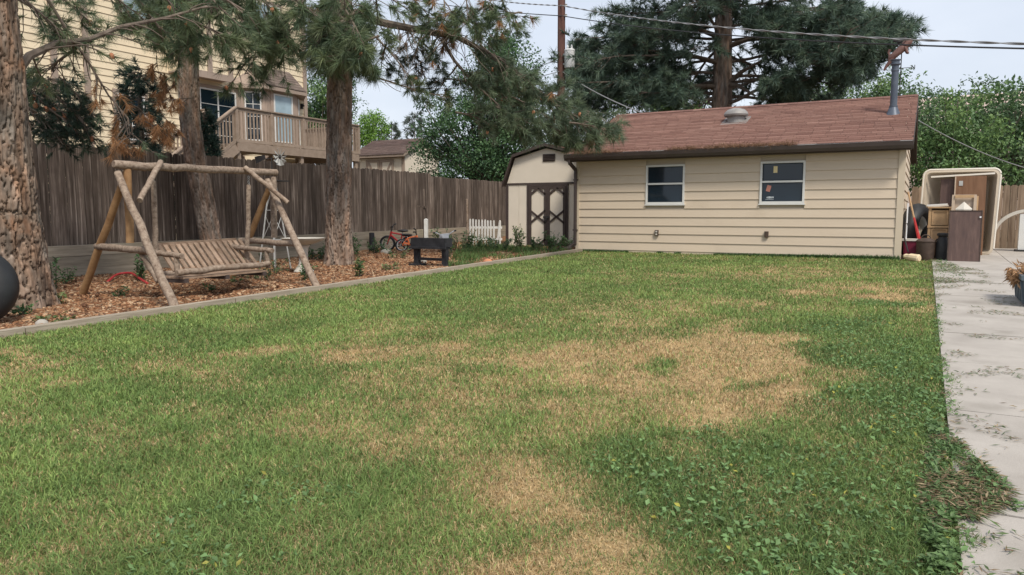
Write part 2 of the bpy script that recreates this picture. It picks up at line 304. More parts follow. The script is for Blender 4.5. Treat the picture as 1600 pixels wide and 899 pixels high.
def dryness(x, y):
    p = xy3(x, y); wx = (fbm(p*1.6, 3, 4)-.5)*.9; wy = (fbm(p*1.6+9.3, 5, 4)-.5)*1.5
    d = field(DRY, x+wx, y+wy); g = field(GREEN, x+wx, y+wy)
    n = fbm(p*3.1, 21, 4)-.5; n2 = fbm(p*.7, 31, 3)-.5
    d = np.clip(d*.80*(1-.8*g)+.22+n*1.0+n2*.5-.22*g, 0, 1)
    return d**1.2, g
def lawncol(x, y):
    d, g = dryness(x, y); q = fbm(xy3(x, y)*9, 2, 3)[:, None]
    return (np.array([.17, .165, .07])*(1-d[:, None])+np.array([.40, .285, .15])*d[:, None])*(.6+.8*q)
grid('lawn', np.arange(-7.62, .26, .055), np.arange(-2.2, 16.5, .07), lambda x, y: Gv(y)+.004+.018*(fbm(xy3(x, y)*2.2, 8, 2)-.5), M['thatch'], lawncol, kind='structure')
grid('mulch_bed', np.arange(-12.6, -7.05, .06), np.arange(-1, 24, .08), lambda x, y: Gv(y)+.02+.10*(fbm(xy3(x, y)*2.4, 4, 3)-.5)*np.clip((XE(y)-x)*2, 0, 1)-np.where(x > XE(y)-.03, .08, 0), M['mulchbed'], kind='structure')

def blades(name, x, y, z, h, wd, lean, cols, m, **k):
    n = len(x); a = rng.rand(n)*2*math.pi; s = np.stack([np.cos(a), np.sin(a), np.zeros(n)], 1)
    b = rng.rand(n)*2*math.pi; t = np.stack([np.cos(b), np.sin(b), np.zeros(n)], 1); ln = (lean*(.3+rng.rand(n)))[:, None]
    o = np.stack([x, y, z], 1); up = np.array([0, 0, 1.]); h = h[:, None]; wd = wd[:, None]/2
    m1 = o+up*h*.58+t*h*ln*.38; tip = o+up*h*(1-.35*ln)+t*h*ln*1.05
    v = np.stack([o-s*wd, o+s*wd, m1+s*wd*.8, m1-s*wd*.8, tip], 1).reshape(-1, 3)
    i = np.arange(n)[:, None]*5; f = np.concatenate([i+np.array([0, 1, 2]), i+np.array([0, 2, 3]), i+np.array([3, 2, 4])], 0)
    return link(name, big_mesh(name, v, f, 3, np.repeat(cols, 5, 0), m), **k)
def inview(x, y, mrg=.16):
    a = np.arctan2(-x, y)-YAW; return (np.abs(a) < .61+mrg)
NB = 760000
u = rng.rand(NB); dmin, dmax = 2.0, 19.5; e = .22
dist = (dmin**e+u*(dmax**e-dmin**e))**(1/e); ang = YAW+(rng.rand(NB)*2-1)*.76
gx = -np.sin(ang)*dist; gy = np.cos(ang)*dist
xr = .20+.26*(fbm(xy3(gx*0, gy*4.), 12, 4)-.5)+.36*np.exp(-((gy-14.6)/1.5)**2)
ok = (gx > XE(gy)+.07) & (gx < xr) & (gy < 16.46) & (gy > .8); gx, gy, dist = gx[ok], gy[ok], dist[ok]
d, g = dryness(gx, gy); n = len(gx); r = rng.rand(n)
isdry = r < np.clip(d*.92+.10, 0, .94); hue = fbm(xy3(gx, gy)*1.3, 41, 3); q = rng.rand(n, 1)
keep = ~(isdry & (rng.rand(n) < .30)); 
gc = np.array([.25, .335, .10])*(1-q)+np.array([.135, .23, .07])*q
gc = gc*(.72+.65*hue[:, None]); yel = np.clip((hue-.45)*3, 0, 1)[:, None]; gc = gc*(1-.35*yel)+np.array([.28, .34, .10])*.35*yel
gg = np.clip((g*((gx > -2.6) & (gy > 1))), 0, 1)[:, None]; gc = gc*(1-.6*gg)+np.array([.15, .25, .085])*.45*gg
dc = np.array([.45, .31, .15])*(1-q)+np.array([.56, .45, .26])*q
cc = np.where(isdry[:, None], dc, gc)*(.6+.8*rng.rand(n, 1)**1.3)
hh = (.03+.032*rng.rand(n))*np.where(isdry, .72, 1)*(.8+.5*hue)*(1-.25*d); ww = (.0028+.0016*rng.rand(n))*np.maximum(dist/2.6, 1)**.72
blades('grass', gx[keep], gy[keep], (Gv(gy)+.0)[keep], hh[keep], ww[keep], np.where(isdry, 1.05, .85)[keep], cc[keep], M['grass'],
       label='short mown grass, green with tan dry patches, covering the lawn', cat='grass', kind='stuff')
def leaves(name, c, ax, up, ln, wd, cols, m, fold=.25, **k):
    """pointed leaves, folded along the midrib: 4 vertices, 2 triangles each"""
    s = np.cross(ax, up); s /= np.linalg.norm(s, axis=1)[:, None]+1e-9; nn = np.cross(s, ax); ln = ln[:, None]; wd = wd[:, None]
    v = np.stack([c, c+ax*ln*.45+s*wd/2+nn*wd*fold, c+ax*ln, c+ax*ln*.45-s*wd/2+nn*wd*fold], 1).reshape(-1, 3)
    i = np.arange(len(c))[:, None]*4; f = np.concatenate([i+np.array([0, 1, 2]), i+np.array([0, 2, 3])], 0)
    me = big_mesh(name, v, f, 3, np.repeat(cols, 4, 0), m); return me if k.get('raw') else link(name, me, **k)
def rdir(n, zb=0., zs=1.):
    v = rng.normal(size=(n, 3)); v[:, 2] = v[:, 2]*zs+zb; return v/np.linalg.norm(v, axis=1)[:, None]
# low broad-leaved weeds creeping in the right-hand half of the lawn
n = 30000; wy = 1.3+rng.rand(n)**1.35*13; wx = .2-rng.rand(n)**1.35*(3.4); wd_, wg = dryness(wx, wy); cl = fbm(xy3(wx, wy)*3.2, 71, 3)
ok = (cl*.75+wg*.45-np.clip(-wx-1.2, 0, 3)*.12-wd_*.4 > .53) & inview(wx, wy) & (wx < .24) & (wx > -2.5); wx, wy, cl = wx[ok], wy[ok], cl[ok]; n = len(wx)
leaves('broadleaf_weeds', np.stack([wx, wy, Gv(wy)+.014+.028*rng.rand(n)], 1), rdir(n, .25, .35), np.tile([0, 0, 1.], (n, 1))+.35*rng.normal(size=(n, 3)), .016+.022*rng.rand(n), .010+.013*rng.rand(n),
       (np.array([.15, .25, .095])*(.7+.7*rng.rand(n, 1)))*np.where(rng.rand(n, 1) < .04, np.array([[2.4, 1.35, .7]]), 1), M['leaf'], label='low broad-leaved weeds creeping through the grass beside the concrete', cat='weeds', kind='stuff')

# concrete patio: slabs with open joints
patio = grid('patio', np.array([.17, 3., 9.]), np.array([-3., 6., 14., 20.75]), lambda x, y: Gv(y)-.004, M['soil'], kind='structure')
ys = [-2.9, .2, 1.75, 3.3, 4.85, 6.3, 7.65, 9.0, 10.6, 12.3, 14.1, 15.9, 17.8, 20.7]
for i in range(len(ys)-1):
    for a, b in ((.16, 1.42), (1.42, 2.9), (2.9, 6.)):
        y0, y1 = ys[i]+.006, ys[i+1]-.006; dz = (random.random()-.5)*.008
        b_ = MB(); b_.prism([(a+.006, y0, G(y0)-.1), (b-.006, y0, G(y0)-.1), (b-.006, y0, G(y0)+.03+dz), (a+.006, y0, G(y0)+.03+dz)], (0, y1-y0, SLOPE*(y1-y0)))
        b_.obj('slab', M['concrete'], patio)
# clippings and litter strewn over the slabs
def scat_poly(n, poly):
    P = np.array([gnd(*p)[:2] for p in poly]); lo, hi = P.min(0), P.max(0); q = lo+(hi-lo)*rng.rand(n, 2); ins = np.zeros(n, bool); j = len(P)-1
    for i in range(len(P)):
        c = ((P[i, 1] > q[:, 1]) != (P[j, 1] > q[:, 1])) & (q[:, 0] < (P[j, 0]-P[i, 0])*(q[:, 1]-P[i, 1])/(P[j, 1]-P[i, 1]+1e-12)+P[i, 0]); ins ^= c; j = i
    return q[ins]
q1 = scat_poly(15000, [(1450, 690), (1500, 700), (1535, 738), (1598, 800), (1560, 808), (1520, 826), (1484, 815), (1466, 850), (1440, 800)])
q1 = q1[(fbm(np.c_[q1*5, q1[:, 0]*0], 51, 3) > .33+.22*rng.rand(len(q1))) & (rng.rand(len(q1)) < np.clip((q1[:, 0]-.0)*5, .12, 1))]
q2 = np.stack([.15+rng.rand(16000)**1.25*1.5, 1.6+rng.rand(16000)*12.5], 1); q2 = q2[fbm(np.c_[q2*np.array([3.6, 3.2]), q2[:, 0]*0], 61, 4) > .63]
q3 = scat_poly(9000, [(1455, 405), (1480, 414), (1540, 428), (1545, 440), (1500, 455), (1460, 462), (1430, 440)]); q3 = q3[fbm(np.c_[q3*3, q3[:, 0]*0], 52, 3) > .46]
q = np.concatenate([q1, q2, q3]); n = len(q); pile = np.concatenate([.012*np.ones(len(q1)), np.zeros(len(q2)), .012*np.ones(len(q3))])
leaves('grass_clippings', np.c_[q, Gv(q[:, 1])+.036+pile*rng.rand(n)], rdir(n, 0, .12), np.tile([0, 0, 1.], (n, 1))+.3*rng.normal(size=(n, 3)), .02+.045*rng.rand(n), .004+.006*rng.rand(n),
       np.where(rng.rand(n, 1) < .5, np.array([[.10, .155, .055]]), np.where(rng.rand(n, 1) < .5, np.array([[.20, .14, .08]]), np.array([[.32, .25, .15]])))*(.6+.7*rng.rand(n, 1)), M['leaf'],
       label='dry grass clippings strewn and heaped on the pale concrete', cat='clippings', kind='stuff')
q4 = np.concatenate([scat_poly(5000, [(1450, 660), (1490, 700), (1530, 735), (1605, 805), (1585, 812), (1520, 760), (1480, 740), (1450, 760)]), scat_poly(2600, [(1455, 800), (1490, 815), (1500, 880), (1480, 910), (1440, 900)]), scat_poly(1500, [(1460, 480), (1470, 480), (1476, 690), (1460, 690)]), scat_poly(2500, [(1462, 400), (1505, 425), (1510, 440), (1462, 455)])]); q4 = q4[(fbm(np.c_[q4*6, q4[:, 0]*0], 57, 3) > .45) & (rng.rand(len(q4)) < .5)]; n = len(q4)
leaves('creeping_weeds', np.c_[q4, Gv(q4[:, 1])+.034+.018*rng.rand(n)], rdir(n, .25, .4), np.tile([0, 0, 1.], (n, 1))+.35*rng.normal(size=(n, 3)), .016+.024*rng.rand(n), .009+.012*rng.rand(n), np.array([.13, .21, .08])*(.6+.8*rng.rand(n, 1)), M['leaf'], label='green weeds creeping from the lawn over the concrete edge', cat='weeds', kind='stuff')
# timber edging between bed and lawn
ed = root('bed_edging', (XE(8), 8, G(8)), 'low weathered timber edging along the lawn and the mulch bed', 'edging')
y = -1.
while y < 16.2:
    y1 = min(y+2.42, 16.35); b = MB(); dx = (random.random()-.5)*.012
    b.beam((XE(y)+dx, y+.006, G(y)+.022), (XE(y1)+dx, y1-.006, G(y1)+.022), .11, .11); b.obj('timber', M['edging'], ed); y = y1
# bark chips, needles and cones on the bed
n = 60000; cy = 2.6+rng.rand(n)**1.3*15.5; cx = XE(cy)-.07-rng.rand(n)*4.8; ok = inview(cx, cy, .05); cx, cy = cx[ok], cy[ok]
n = len(cx); cx = np.minimum(cx, XE(cy)-.07); a = rng.rand(n)*6.28; ln = .012+.035*rng.rand(n)**2; wd = .005+.011*rng.rand(n); tl = (rng.rand(n)-.5)*.8
ax = np.stack([np.cos(a)*np.cos(tl), np.sin(a)*np.cos(tl), np.sin(tl)], 1)*ln[:, None]; sx = np.stack([-np.sin(a), np.cos(a), (rng.rand(n)-.5)*.8], 1)*wd[:, None]; th = np.array([0, 0, .008])
c = np.stack([cx, cy, Gv(cy)+.035+.10*(fbm(xy3(cx, cy)*2.4, 4, 3)-.5)*np.clip((XE(cy)-cx)*2, 0, 1)], 1)
v = np.stack([c-ax-sx, c+ax-sx*.7, c+ax*.9+sx, c-ax+sx, c-ax*.9-sx*.9-th*2, c+ax-sx*.7-th*2, c+ax*.9+sx-th*2, c-ax+sx-th*2], 1).reshape(-1, 3); i = np.arange(n)[:, None]*8
f = np.concatenate([i+np.array(k) for k in ([0, 1, 2, 3], [0, 4, 5, 1], [2, 6, 7, 3], [1, 5, 6, 2], [3, 7, 4, 0])], 0)
pal = np.array([[.28, .145, .078], [.20, .098, .052], [.35, .21, .12], [.115, .065, .042], [.44, .31, .2], [.24, .12, .065]])
link('bark_mulch', big_mesh('bark_mulch', v, f, 4, np.repeat(pal[rng.randint(0, 6, n)]*(.7+.6*rng.rand(n, 1)), 8, 0), M['chip']), label='loose orange-brown bark chips covering the planting bed', cat='mulch', kind='stuff')
b = MB()
for k in range(260):
    y = 3.2+random.random()**1.2*11; x = float(XE(y))-.2-random.random()*4; z = G(y)+.05; r = .012+.012*random.random(); b.ball((x, y, z), (r*1.5, r, r), 6, 4)
b.obj('pine_cones', M['cone'], label='small dark pine cones scattered over the bark mulch', cat='pine cones', kind='stuff')
# ------------------------------------------------------------------ garage
GX0, GX1, GY, GZ0, GZ1, GD = -7.37, -.39, 16.5, .26, 2.66, 6.1
RID_Y, RID_Z = GY+GD/2, 3.84
ga = root('garage', ((GX0+GX1)/2, GY+GD/2, GZ0), 'tan lap-sided garage with a red-brown shingle roof behind the lawn', 'garage')
b = MB(); b.b2((GX0+.03, GY+.03, 0), (GX1-.03, GY+GD, GZ1)); b.prism([(GX0+.03, GY+.03, GZ1-.01), (GX0+.03, GY+GD, GZ1-.01), (GX0+.03, RID_Y, RID_Z-.06)], (GX1-GX0-.06, 0, 0)); core = b.obj('wall', M['sidetrim'], ga)
b = MB(); b.b2((GX0, GY-.01, .0), (GX1, GY+.028, .36)); b.obj('foundation_strip', M['sidetrim'], ga)
EXP = .196; WIN = [(-5.63, -4.73), (-3.10, -2.20)]; WZ = (1.42, 2.31)
def lap(b, p0, p1, z0, h, out, lip=.026):
    """one lap board between two ground points, its lower edge standing out along 'out'"""
    p0 = V(*p0, 0); p1 = V(*p1, 0); o = V(*out, 0)
    vs = []
    for p in (p0, p1): vs += [p+V(0, 0, z0), p+o*lip+V(0, 0, z0), p+o*(lip-.004)+V(0, 0, z0+.03), p+o*.006+V(0, 0, z0+h+.004), p+V(0, 0, z0+h+.004)]
    b.add(vs, [(0, 1, 2, 3, 4), (9, 8, 7, 6, 5), (0, 5, 6, 1), (1, 6, 7, 2), (2, 7, 8, 3), (3, 8, 9, 4), (4, 9, 5, 0)])
for i in range(13):
    z0 = .36+i*EXP*.985; h = min(EXP*.985, GZ1-.02-z0)
    if h < .03: continue
    xs = [(GX0+.06, GX1-.09)]
    if z0 < WZ[1] and z0+h > WZ[0]+.06: xs = [(GX0+.06, WIN[0][0]), (WIN[0][1], WIN[1][0]), (WIN[1][1], GX1-.09)]
    for a, c in xs: b = MB(); lap(b, (a, GY+.004), (c, GY+.004), z0, h, (0, -1)); b.obj('siding_board', M['siding'], ga)
    b = MB(); lap(b, (GX1-.026, GY+.09), (GX1-.026, GY+GD-.05), z0, h, (1, 0)); b.obj('siding_board', M['siding'], ga)
for i in range(6):                                        # gable boards over the right-hand wall
    z0 = GZ1+i*EXP; t = (z0+.06-GZ1)/(RID_Z-GZ1); y0 = GY+.02+t*GD/2; y1 = GY+GD-t*GD/2
    t2 = min(1, (z0+EXP-GZ1)/(RID_Z-GZ1)); 
    if y1-y0 < .5: break
    b = MB(); lap(b, (GX1-.028, y0+.12), (GX1-.028, y1-.12), z0, EXP, (1, 0)); b.obj('siding_board', M['siding'], ga)
b = MB(); b.b2((GX1-.10, GY-.034, .28), (GX1+.02, GY+.0, GZ1-.03)); b.obj('corner_trim', M['sidetrim'], ga)
b = MB(); b.b2((GX1-.02, GY+.001, .281), (GX1+.021, GY+.1, GZ1-.031)); b.obj('corner_trim', M['sidetrim'], ga)
b = MB(); b.b2((GX0-.01, GY-.034, .28), (GX0+.07, GY+.01, GZ1-.03)); b.obj('corner_trim', M['sidetrim'], ga)
# roof: two decks, shingle courses, ridge caps
OV = .26; sl_ = (RID_Z-GZ1)/(GD/2); ex = (GY-OV, GZ1-sl_*OV+.05); RX0, RX1 = GX0-.16, GX1+.12
rf = MB(); rf.prism([(RX0, ex[0], ex[1]), (RX0, RID_Y, RID_Z+.05), (RX0, GY+GD+OV, ex[1]), (RX0, GY+GD+OV, ex[1]-.07), (RX0, RID_Y, RID_Z-.03), (RX0, ex[0], ex[1]-.07)], (RX1-RX0, 0, 0)); rf = rf.obj('roof', M['darktrim'], ga)
pal = np.array([[.195, .108, .088], [.18, .10, .082], [.22, .125, .102], [.165, .09, .075], [.24, .142, .116], [.188, .106, .088]])
def courses(name, parent, x0, x1, p0, p1, nc, tw, seed, pal, ridge=None, axis=0):
    """overlapping tabs laid from the eave point p0 to the ridge point p1 (second coordinate, z), running along x (axis 0) or y (axis 1)"""
    rr = random.Random(seed); d = V(*p1)-V(*p0); Ls = np.linalg.norm(d); d /= Ls; nn = V(-d[1], d[0]); nn = nn if nn[1] > 0 else -nn; vs = []; fs = []; cs = []
    for i in range(nc):
        a0 = V(*p0)+d*Ls*i/nc; a1 = V(*p0)+d*(Ls*(i+1.25)/nc if i < nc-1 else Ls); x = x0-rr.random()*tw; sc = rr.choice(pal)*(.95+.1*rr.random())
        while x < x1:
            w_ = tw*(.85+.3*rr.random()); l, r = max(x, x0), min(x+w_-.006, x1); x += w_
            if r-l < .02: continue
            t = .009+.006*rr.random(); lo = a0+nn*t-d*.01*rr.random(); hi = a1+nn*.001; k = len(vs)
            for q_, p_ in ((l, lo), (r, lo), (r, hi), (l, hi), (l, lo-nn*t), (r, lo-nn*t)): vs.append((q_, p_[0], p_[1]) if axis == 0 else (p_[0], q_, p_[1]))
            fs += [(k, k+1, k+2), (k, k+2, k+3), (k+4, k+5, k+1), (k+4, k+1, k)]; cs += [tuple(.55*sc+.45*rr.choice(pal)*(.8+.4*rr.random()))]*6
    if ridge is not None:
        x = x0
        while x < x1-.05:
            r = min(x+.24, x1); k = len(vs); y_, z_ = ridge
            for q_ in (x, r): 
                for dy, dz in ((-.14, -.14*sl_+.022), (0, .028), (.14, -.14*sl_+.022)): vs.append((q_, y_+dy, z_+dz) if axis == 0 else (y_+dy, q_, z_+dz))
            fs += [(k, k+3, k+4), (k, k+4, k+1), (k+1, k+4, k+5), (k+1, k+5, k+2)]; cs += [tuple(rr.choice(pal))]*6; x += .235
    me = big_mesh(name, np.array(vs)-wloc(parent), np.array(fs), 3, np.array(cs), M['shingle']); return link(name, me, parent, kind='stuff')
courses('shingles', rf, RX0-.01, RX1+.012, (ex[0]-.02, ex[1]+.004), (RID_Y, RID_Z+.054), 25, .3, 3, pal, (RID_Y, RID_Z+.055))
courses('shingles', rf, RX0-.01, RX1+.012, (GY+GD+OV+.02, ex[1]+.004), (RID_Y, RID_Z+.054), 25, .3, 4, pal)
b = MB(); b.beam((RX0-.005, ex[0]-.012, ex[1]+.006), (RX1+.005, ex[0]-.012, ex[1]+.006), .014, .022); b.obj('drip_edge', M['white'], rf)
b = MB(); b.b2((RX0+.01, ex[0]-.005, ex[1]-.17), (RX1-.01, ex[0]+.025, ex[1]-.06)); b.b2((RX0+.012, ex[0]+.02, ex[1]-.165), (RX1-.012, GY-.012, ex[1]-.14)); b.obj('fascia', M['darktrim'], ga)
for s in (0, 1):
    b = MB()
    for ya, yb in ((ex[0]+.01, RID_Y), (GY+GD+OV-.01, RID_Y)):
        x = RX1-.004 if s else RX0-.02; b.prism([(x, ya, ex[1]-.015), (x, yb, RID_Z+.035), (x, yb, RID_Z-.11), (x, ya, ex[1]-.16)], (.024, 0, 0))
    b.obj('rake_board', M['darktrim'], ga)
gp = [(0, .0), (.0, -.12), (-.075, -.125), (-.10, -.07), (-.115, -.0), (-.125, .0), (-.11, -.075), (-.082, -.137), (.012, -.132), (.012, .0)]
b = MB(); b.prism([(RX0-.02, ex[0]-.008+p, ex[1]-.015+z) for p, z in gp], (RX1-RX0+.04, 0, 0)); gu = b.obj('gutter', M['gutter'], ga)
for x in (RX0-.022, RX1+.016): b = MB(); b.prism([(x, ex[0]-.006+p, ex[1]-.016+z) for p, z in [(0, 0), (0, -.125), (-.078, -.13), (-.12, 0)]], (.006, 0, 0)); b.obj('end_cap', M['gutter'], gu)
n = 5200; lx = RX0+.2+(RX1-RX0-2.3)*rng.rand(n); dens = fbm(np.c_[lx*1.7, lx*0, lx*0], 15, 3); k_ = rng.rand(n) < np.clip((dens-.36)*3+.5*(np.abs(lx+3.6) < 1.2), .06, 1); lx = lx[k_]; n = len(lx)
me = leaves('needle_litter', np.stack([lx, ex[0]-.055+.05*rng.normal(size=n), ex[1]+.0+.03*np.abs(rng.normal(size=n))], 1)-wloc(gu), rdir(n, .12, .45), rdir(n), .06+.09*rng.rand(n), .004+.003*rng.rand(n), np.array([[.22, .13, .075]])*(.6+.8*rng.rand(n, 1)), M['dry'], raw=True)
link('needle_litter', me, gu, kind='stuff')
b = MB(); dx, dy = GX0-.005, GY-.075
b.beam((RX0+.10, ex[0]-.06, ex[1]-.13), (RX0+.10, ex[0]-.06, ex[1]-.21), .07, .055, (1, 0, 0)); b.beam((RX0+.10, ex[0]-.06, ex[1]-.20), (dx, dy, ex[1]-.36), .07, .055, (1, 0, 0)); b.beam((dx, dy, ex[1]-.34), (dx, dy, .47), .075, .055, (1, 0, 0)); b.beam((dx, dy, .49), (dx-.1, dy-.1, .40), .075, .055, (1, 0, 0)); b.beam((dx-.08, dy-.08, .40), (dx-.5, dy-.55, G(15.9)+.06), .085, .05)
ds = b.obj('downspout', M['gutter'], ga)
for z in (2.0, .8): b = MB(); b.b2((dx-.052, dy-.034, z), (dx+.052, dy+.07, z+.03)); b.obj('strap', M['gutter'], ds)
def sash_window(parent, x0, x1, z0, z1, y, stickers=False):
    fw_ = .042; b = MB()
    b.b2((x0, y-.04, z0), (x0+fw_, y+.05, z1)); b.b2((x1-fw_, y-.04, z0), (x1, y+.05, z1)); b.b2((x0+fw_, y-.039, z1-fw_), (x1-fw_, y+.05, z1)); b.b2((x0+fw_, y-.039, z0), (x1-fw_, y+.05, z0+fw_*1.2)); b.b2((x0-.02, y-.052, z0-.025), (x1+.02, y+.02, z0-.002))
    fr = b.obj('window_frame', M['white'], parent)
    zm = (z0+z1)/2+.02; b = MB(); b.b2((x0+fw_+.002, y-.028, zm-.02), (x1-fw_-.002, y+.0, zm+.02)); b.obj('meeting_rail', M['white'], fr)
    for a, c, yy in ((z0+fw_, zm-.02, y+.0), (zm+.02, z1-fw_, y+.012)):
        b = MB(); b.b2((x0+fw_-.004, yy, a), (x1-fw_+.004, yy+.006, c)); b.obj('pane', M['glass'], fr)
        b = MB()
        for u0, u1, v0, v1 in ((x0+fw_, x0+fw_+.018, a, c), (x1-fw_-.018, x1-fw_, a, c), (x0+fw_+.018, x1-fw_-.018, a, a+.016), (x0+fw_+.018, x1-fw_-.018, c-.016, c)): b.b2((u0, yy-.013, v0), (u1, yy-.001, v1))
        b.obj('gasket', M['inside'], fr)
    if stickers:
        b = MB(); b.b2((x0+.26, y+.007, z1-.24), (x0+.34, y+.0105, z1-.10)); b.obj('sticker', M['sticker'], fr)
        b = MB(); b.box((x0+.175, y-.0025, zm-.14), (.085, .003, .13), ry=R_(14)); b.obj('sticker', M['sticker2'], fr)
        b = MB()
        for i, (u, wd, hh_) in enumerate([(.15, .02, .03), (.175, .018, .04), (.2, .02, .045), (.225, .022, .035), (.25, .018, .035), (.275, .02, .03)]): b.box((x0+u, y-.002, z0+.135), (wd*.7, .003, hh_), ry=R_(10))
        for i in range(7): b.box((x0+.13+i*.024, y-.002, z0+.095), (.014, .003, .008))
        b.obj('sticker_print', M['letters'], fr)
sash_window(ga, *WIN[0], *WZ, GY); sash_window(ga, *WIN[1], *WZ, GY, True)
for x, z in ((-5.35, .77), (-2.93, .77)):
    b = MB(); b.b2((x-.04, GY-.062, z-.065), (x+.04, GY-.012, z+.065)); o = b.obj('outlet_box', M['rustcan'], ga)
    if x < -4:
        for k in (.03, -.03): b = MB(); b.b2((x-.02, GY-.067, z+k-.018), (x+.02, GY-.0622, z+k+.018)); b.obj('socket', M['cast'], o)
def roofz(y): return RID_Z+.06-abs(y-RID_Y)*sl_
b = MB(); vy = 18.3; vz = roofz(vy); b.lathe([(.20, -.1), (.20, .14), (.19, .15)], (-4.05, vy, vz), 20); b.lathe([(.27, .10), (.285, .14), (.26, .20), (.20, .255), (.10, .285), (.02, .29)], (-4.05, vy, vz), 24); b.box((-4.05, vy, vz-.0), (.6, .6, .012), rx=math.atan(sl_)); b.obj('roof_vent', M['ventm'], rf, smooth=True)
b = MB(); py = 18.15; pz = roofz(py); b.lathe([(.16, -.06), (.11, .05), (.085, .12), (.07, .14)], (-.70, py, pz), 20); b.lathe([(.07, .1), (.07, 1.04)], (-.70, py, pz), 20); b.lathe([(.085, .13), (.085, .16)], (-.70, py, pz), 20); b.lathe([(.075, .88), (.08, .9), (.075, .92)], (-.70, py, pz), 20)
b.lathe([(.07, 1.0), (.10, 1.02), (.10, 1.045), (.08, 1.05), (.08, 1.10), (.105, 1.11), (.105, 1.125), (.02, 1.14)], (-.70, py, pz), 20); sp = b.obj('stove_pipe', M['pipe'], rf, smooth=True)
# weathervane standing on the ridge just behind the stove pipe: rod, letters, leaping animal, wind cups
wx_, wy_ = float(atY(1409, 80, RID_Y)[0]), RID_Y; wz = RID_Z+.05
wv = root('weathervane', (wx_, wy_, wz), 'copper leaping-animal weathervane on a thin rod above the garage ridge', 'weathervane')
b = MB(); b.tube([(wx_, wy_, wz-.02), (wx_, wy_, wz+1.30)], .011, 8); b.lathe([(.07, 0), (.07, .02), (.02, .05)], (wx_, wy_, wz-.005), 12); b.obj('rod', M['iron'], wv)
zc = float(atY(1418, 106, RID_Y)[2])
for dx, dy in ((.22, 0), (-.22, 0), (0, .22), (0, -.22)): b = MB(); b.tube([(wx_, wy_, zc), (wx_+dx, wy_+dy, zc)], .007, 6); b.obj('arm', M['iron'], wv)
b = MB(); lx_ = wx_+.25
for p, q in (((-.03, .05), (-.03, -.05)), ((-.03, .05), (.03, -.05)), ((.03, .05), (.03, -.05))): b.beam((lx_+p[0], wy_, zc+p[1]), (lx_+q[0], wy_, zc+q[1]), .014, .014, (0, 1, 0))
b.obj('letter', M['iron'], wv)
b = MB(); S_ = .9; ax_, az_ = atY(1404, 86, RID_Y)[0], atY(1404, 85, RID_Y)[2]
tb = lambda P, r, n=8: b.tube([(ax_+p[0]*S_, wy_-.03+(p[2] if len(p) > 2 else 0), az_+(p[1]+p[0]*.45)*S_) for p in P], [x*S_*1.35 for x in r], n)
tb([(-.21, -.06), (-.17, -.02), (-.06, .035), (.06, .09), (.15, .125), (.19, .13)], [.03, .062, .062, .075, .06, .03], 10)
tb([(.13, .13), (.20, .175), (.27, .175), (.305, .155)], [.075, .075, .05, .02], 10)
for o_ in (-.035, .035): tb([(.13, .09, o_), (.17, .0, o_), (.19, -.07, o_), (.23, -.10, o_)], [.045, .032, .024, .018]); tb([(-.16, -.02, o_), (-.19, -.10, o_), (-.27, -.17, o_), (-.31, -.24, o_)], [.055, .035, .024, .018])
tb([(-.2, -.03), (-.21, .08), (-.23, .16), (-.2, .22)], [.018, .016, .02, .03])
for o_ in (-.03, .03): b.ball((ax_+.19*S_, wy_-.03+o_, az_+.25), (.018, .012, .025), 6, 4)
b.obj('animal_figure', M['copper'], wv, smooth=True)
for k in range(4):
    a = k*math.pi/2+.4; c = V(wx_+math.cos(a)*.15, wy_+math.sin(a)*.15, wz+1.26); b = MB(); b.tube([(wx_, wy_, wz+1.26), c], .006, 5); b.ball(c, (.05, .03, .04), 8, 6); b.obj('wind_cup', M['iron'], wv)

# ------------------------------------------------------------------ gambrel shed beside the garage
sx0, sx1, sy, sd_ = -9.88, -7.52, 17.5, 2.6; sc_ = (sx0+sx1)/2; hz, kz, pz_ = 1.98, 2.72, 2.93; kx = .93
sh = root('barn_shed', (sc_, sy+sd_/2, .3), 'cream barn-roofed garden shed with brown crossed doors beside the garage', 'shed')
prof = [(sx0, .2), (sx1, .2), (sx1, hz), (sc_+kx, kz-.05), (sc_, pz_-.03), (sc_-kx, kz-.05), (sx0, hz)]
b = MB(); b.prism([(x, sy, z) for x, z in prof], (0, sd_, 0)); b.obj('wall', M['barn'], sh)
for i in range(7):                                     # grooved sheet boards of the front wall
    x0, x1 = sx0+.06+i*.322, sx0+.06+(i+1)*.322-.008
    for z0, z1 in ((.26, 1.985),):
        if sx0+.6 < (x0+x1)/2 < sx1-.42: continue
        b = MB(); b.b2((x0, sy-.012, z0), (min(x1, sx1), sy-.001, z1)); b.obj('wall_panel', M['barn'], sh)
op = [(sx0-.09, hz-.05), (sc_-kx-.02, kz), (sc_, pz_+.05), (sc_+kx+.02, kz), (sx1+.02, hz-.02)]
for i in range(4):
    (xa, za), (xb, zb) = op[i], op[i+1]; b = MB(); b.prism([(xa, sy-.12, za), (xb, sy-.12, zb), (xb, sy-.12, zb+.035), (xa, sy-.12, za+.035)], (0, sd_+.2, 0)); p = b.obj('roof_plane', M['darktrim'], sh)
    b = MB(); b.prism([(xa, sy-.135, za-.03), (xb, sy-.135, zb-.03), (xb, sy-.135, zb+.045), (xa, sy-.135, za+.045)], (0, .03, 0)); b.obj('rake_trim', M['darktrim'], p)
for (xa, za), (xb, zb), s in ((op[0], op[1], 5), (op[1], op[2], 6), (op[3], op[2], 7)): courses('shingles', sh, sy-.13, sy+sd_+.08, (xa, za+.036), (xb, zb+.036), 6 if s > 5 else 7, .3, s, pal, axis=1)
b = MB(); b.b2((sx0+.02, sy-.03, hz-.01), (sx1, sy-.002, hz+.035)); b.obj('band_trim', M['darktrim'], sh)
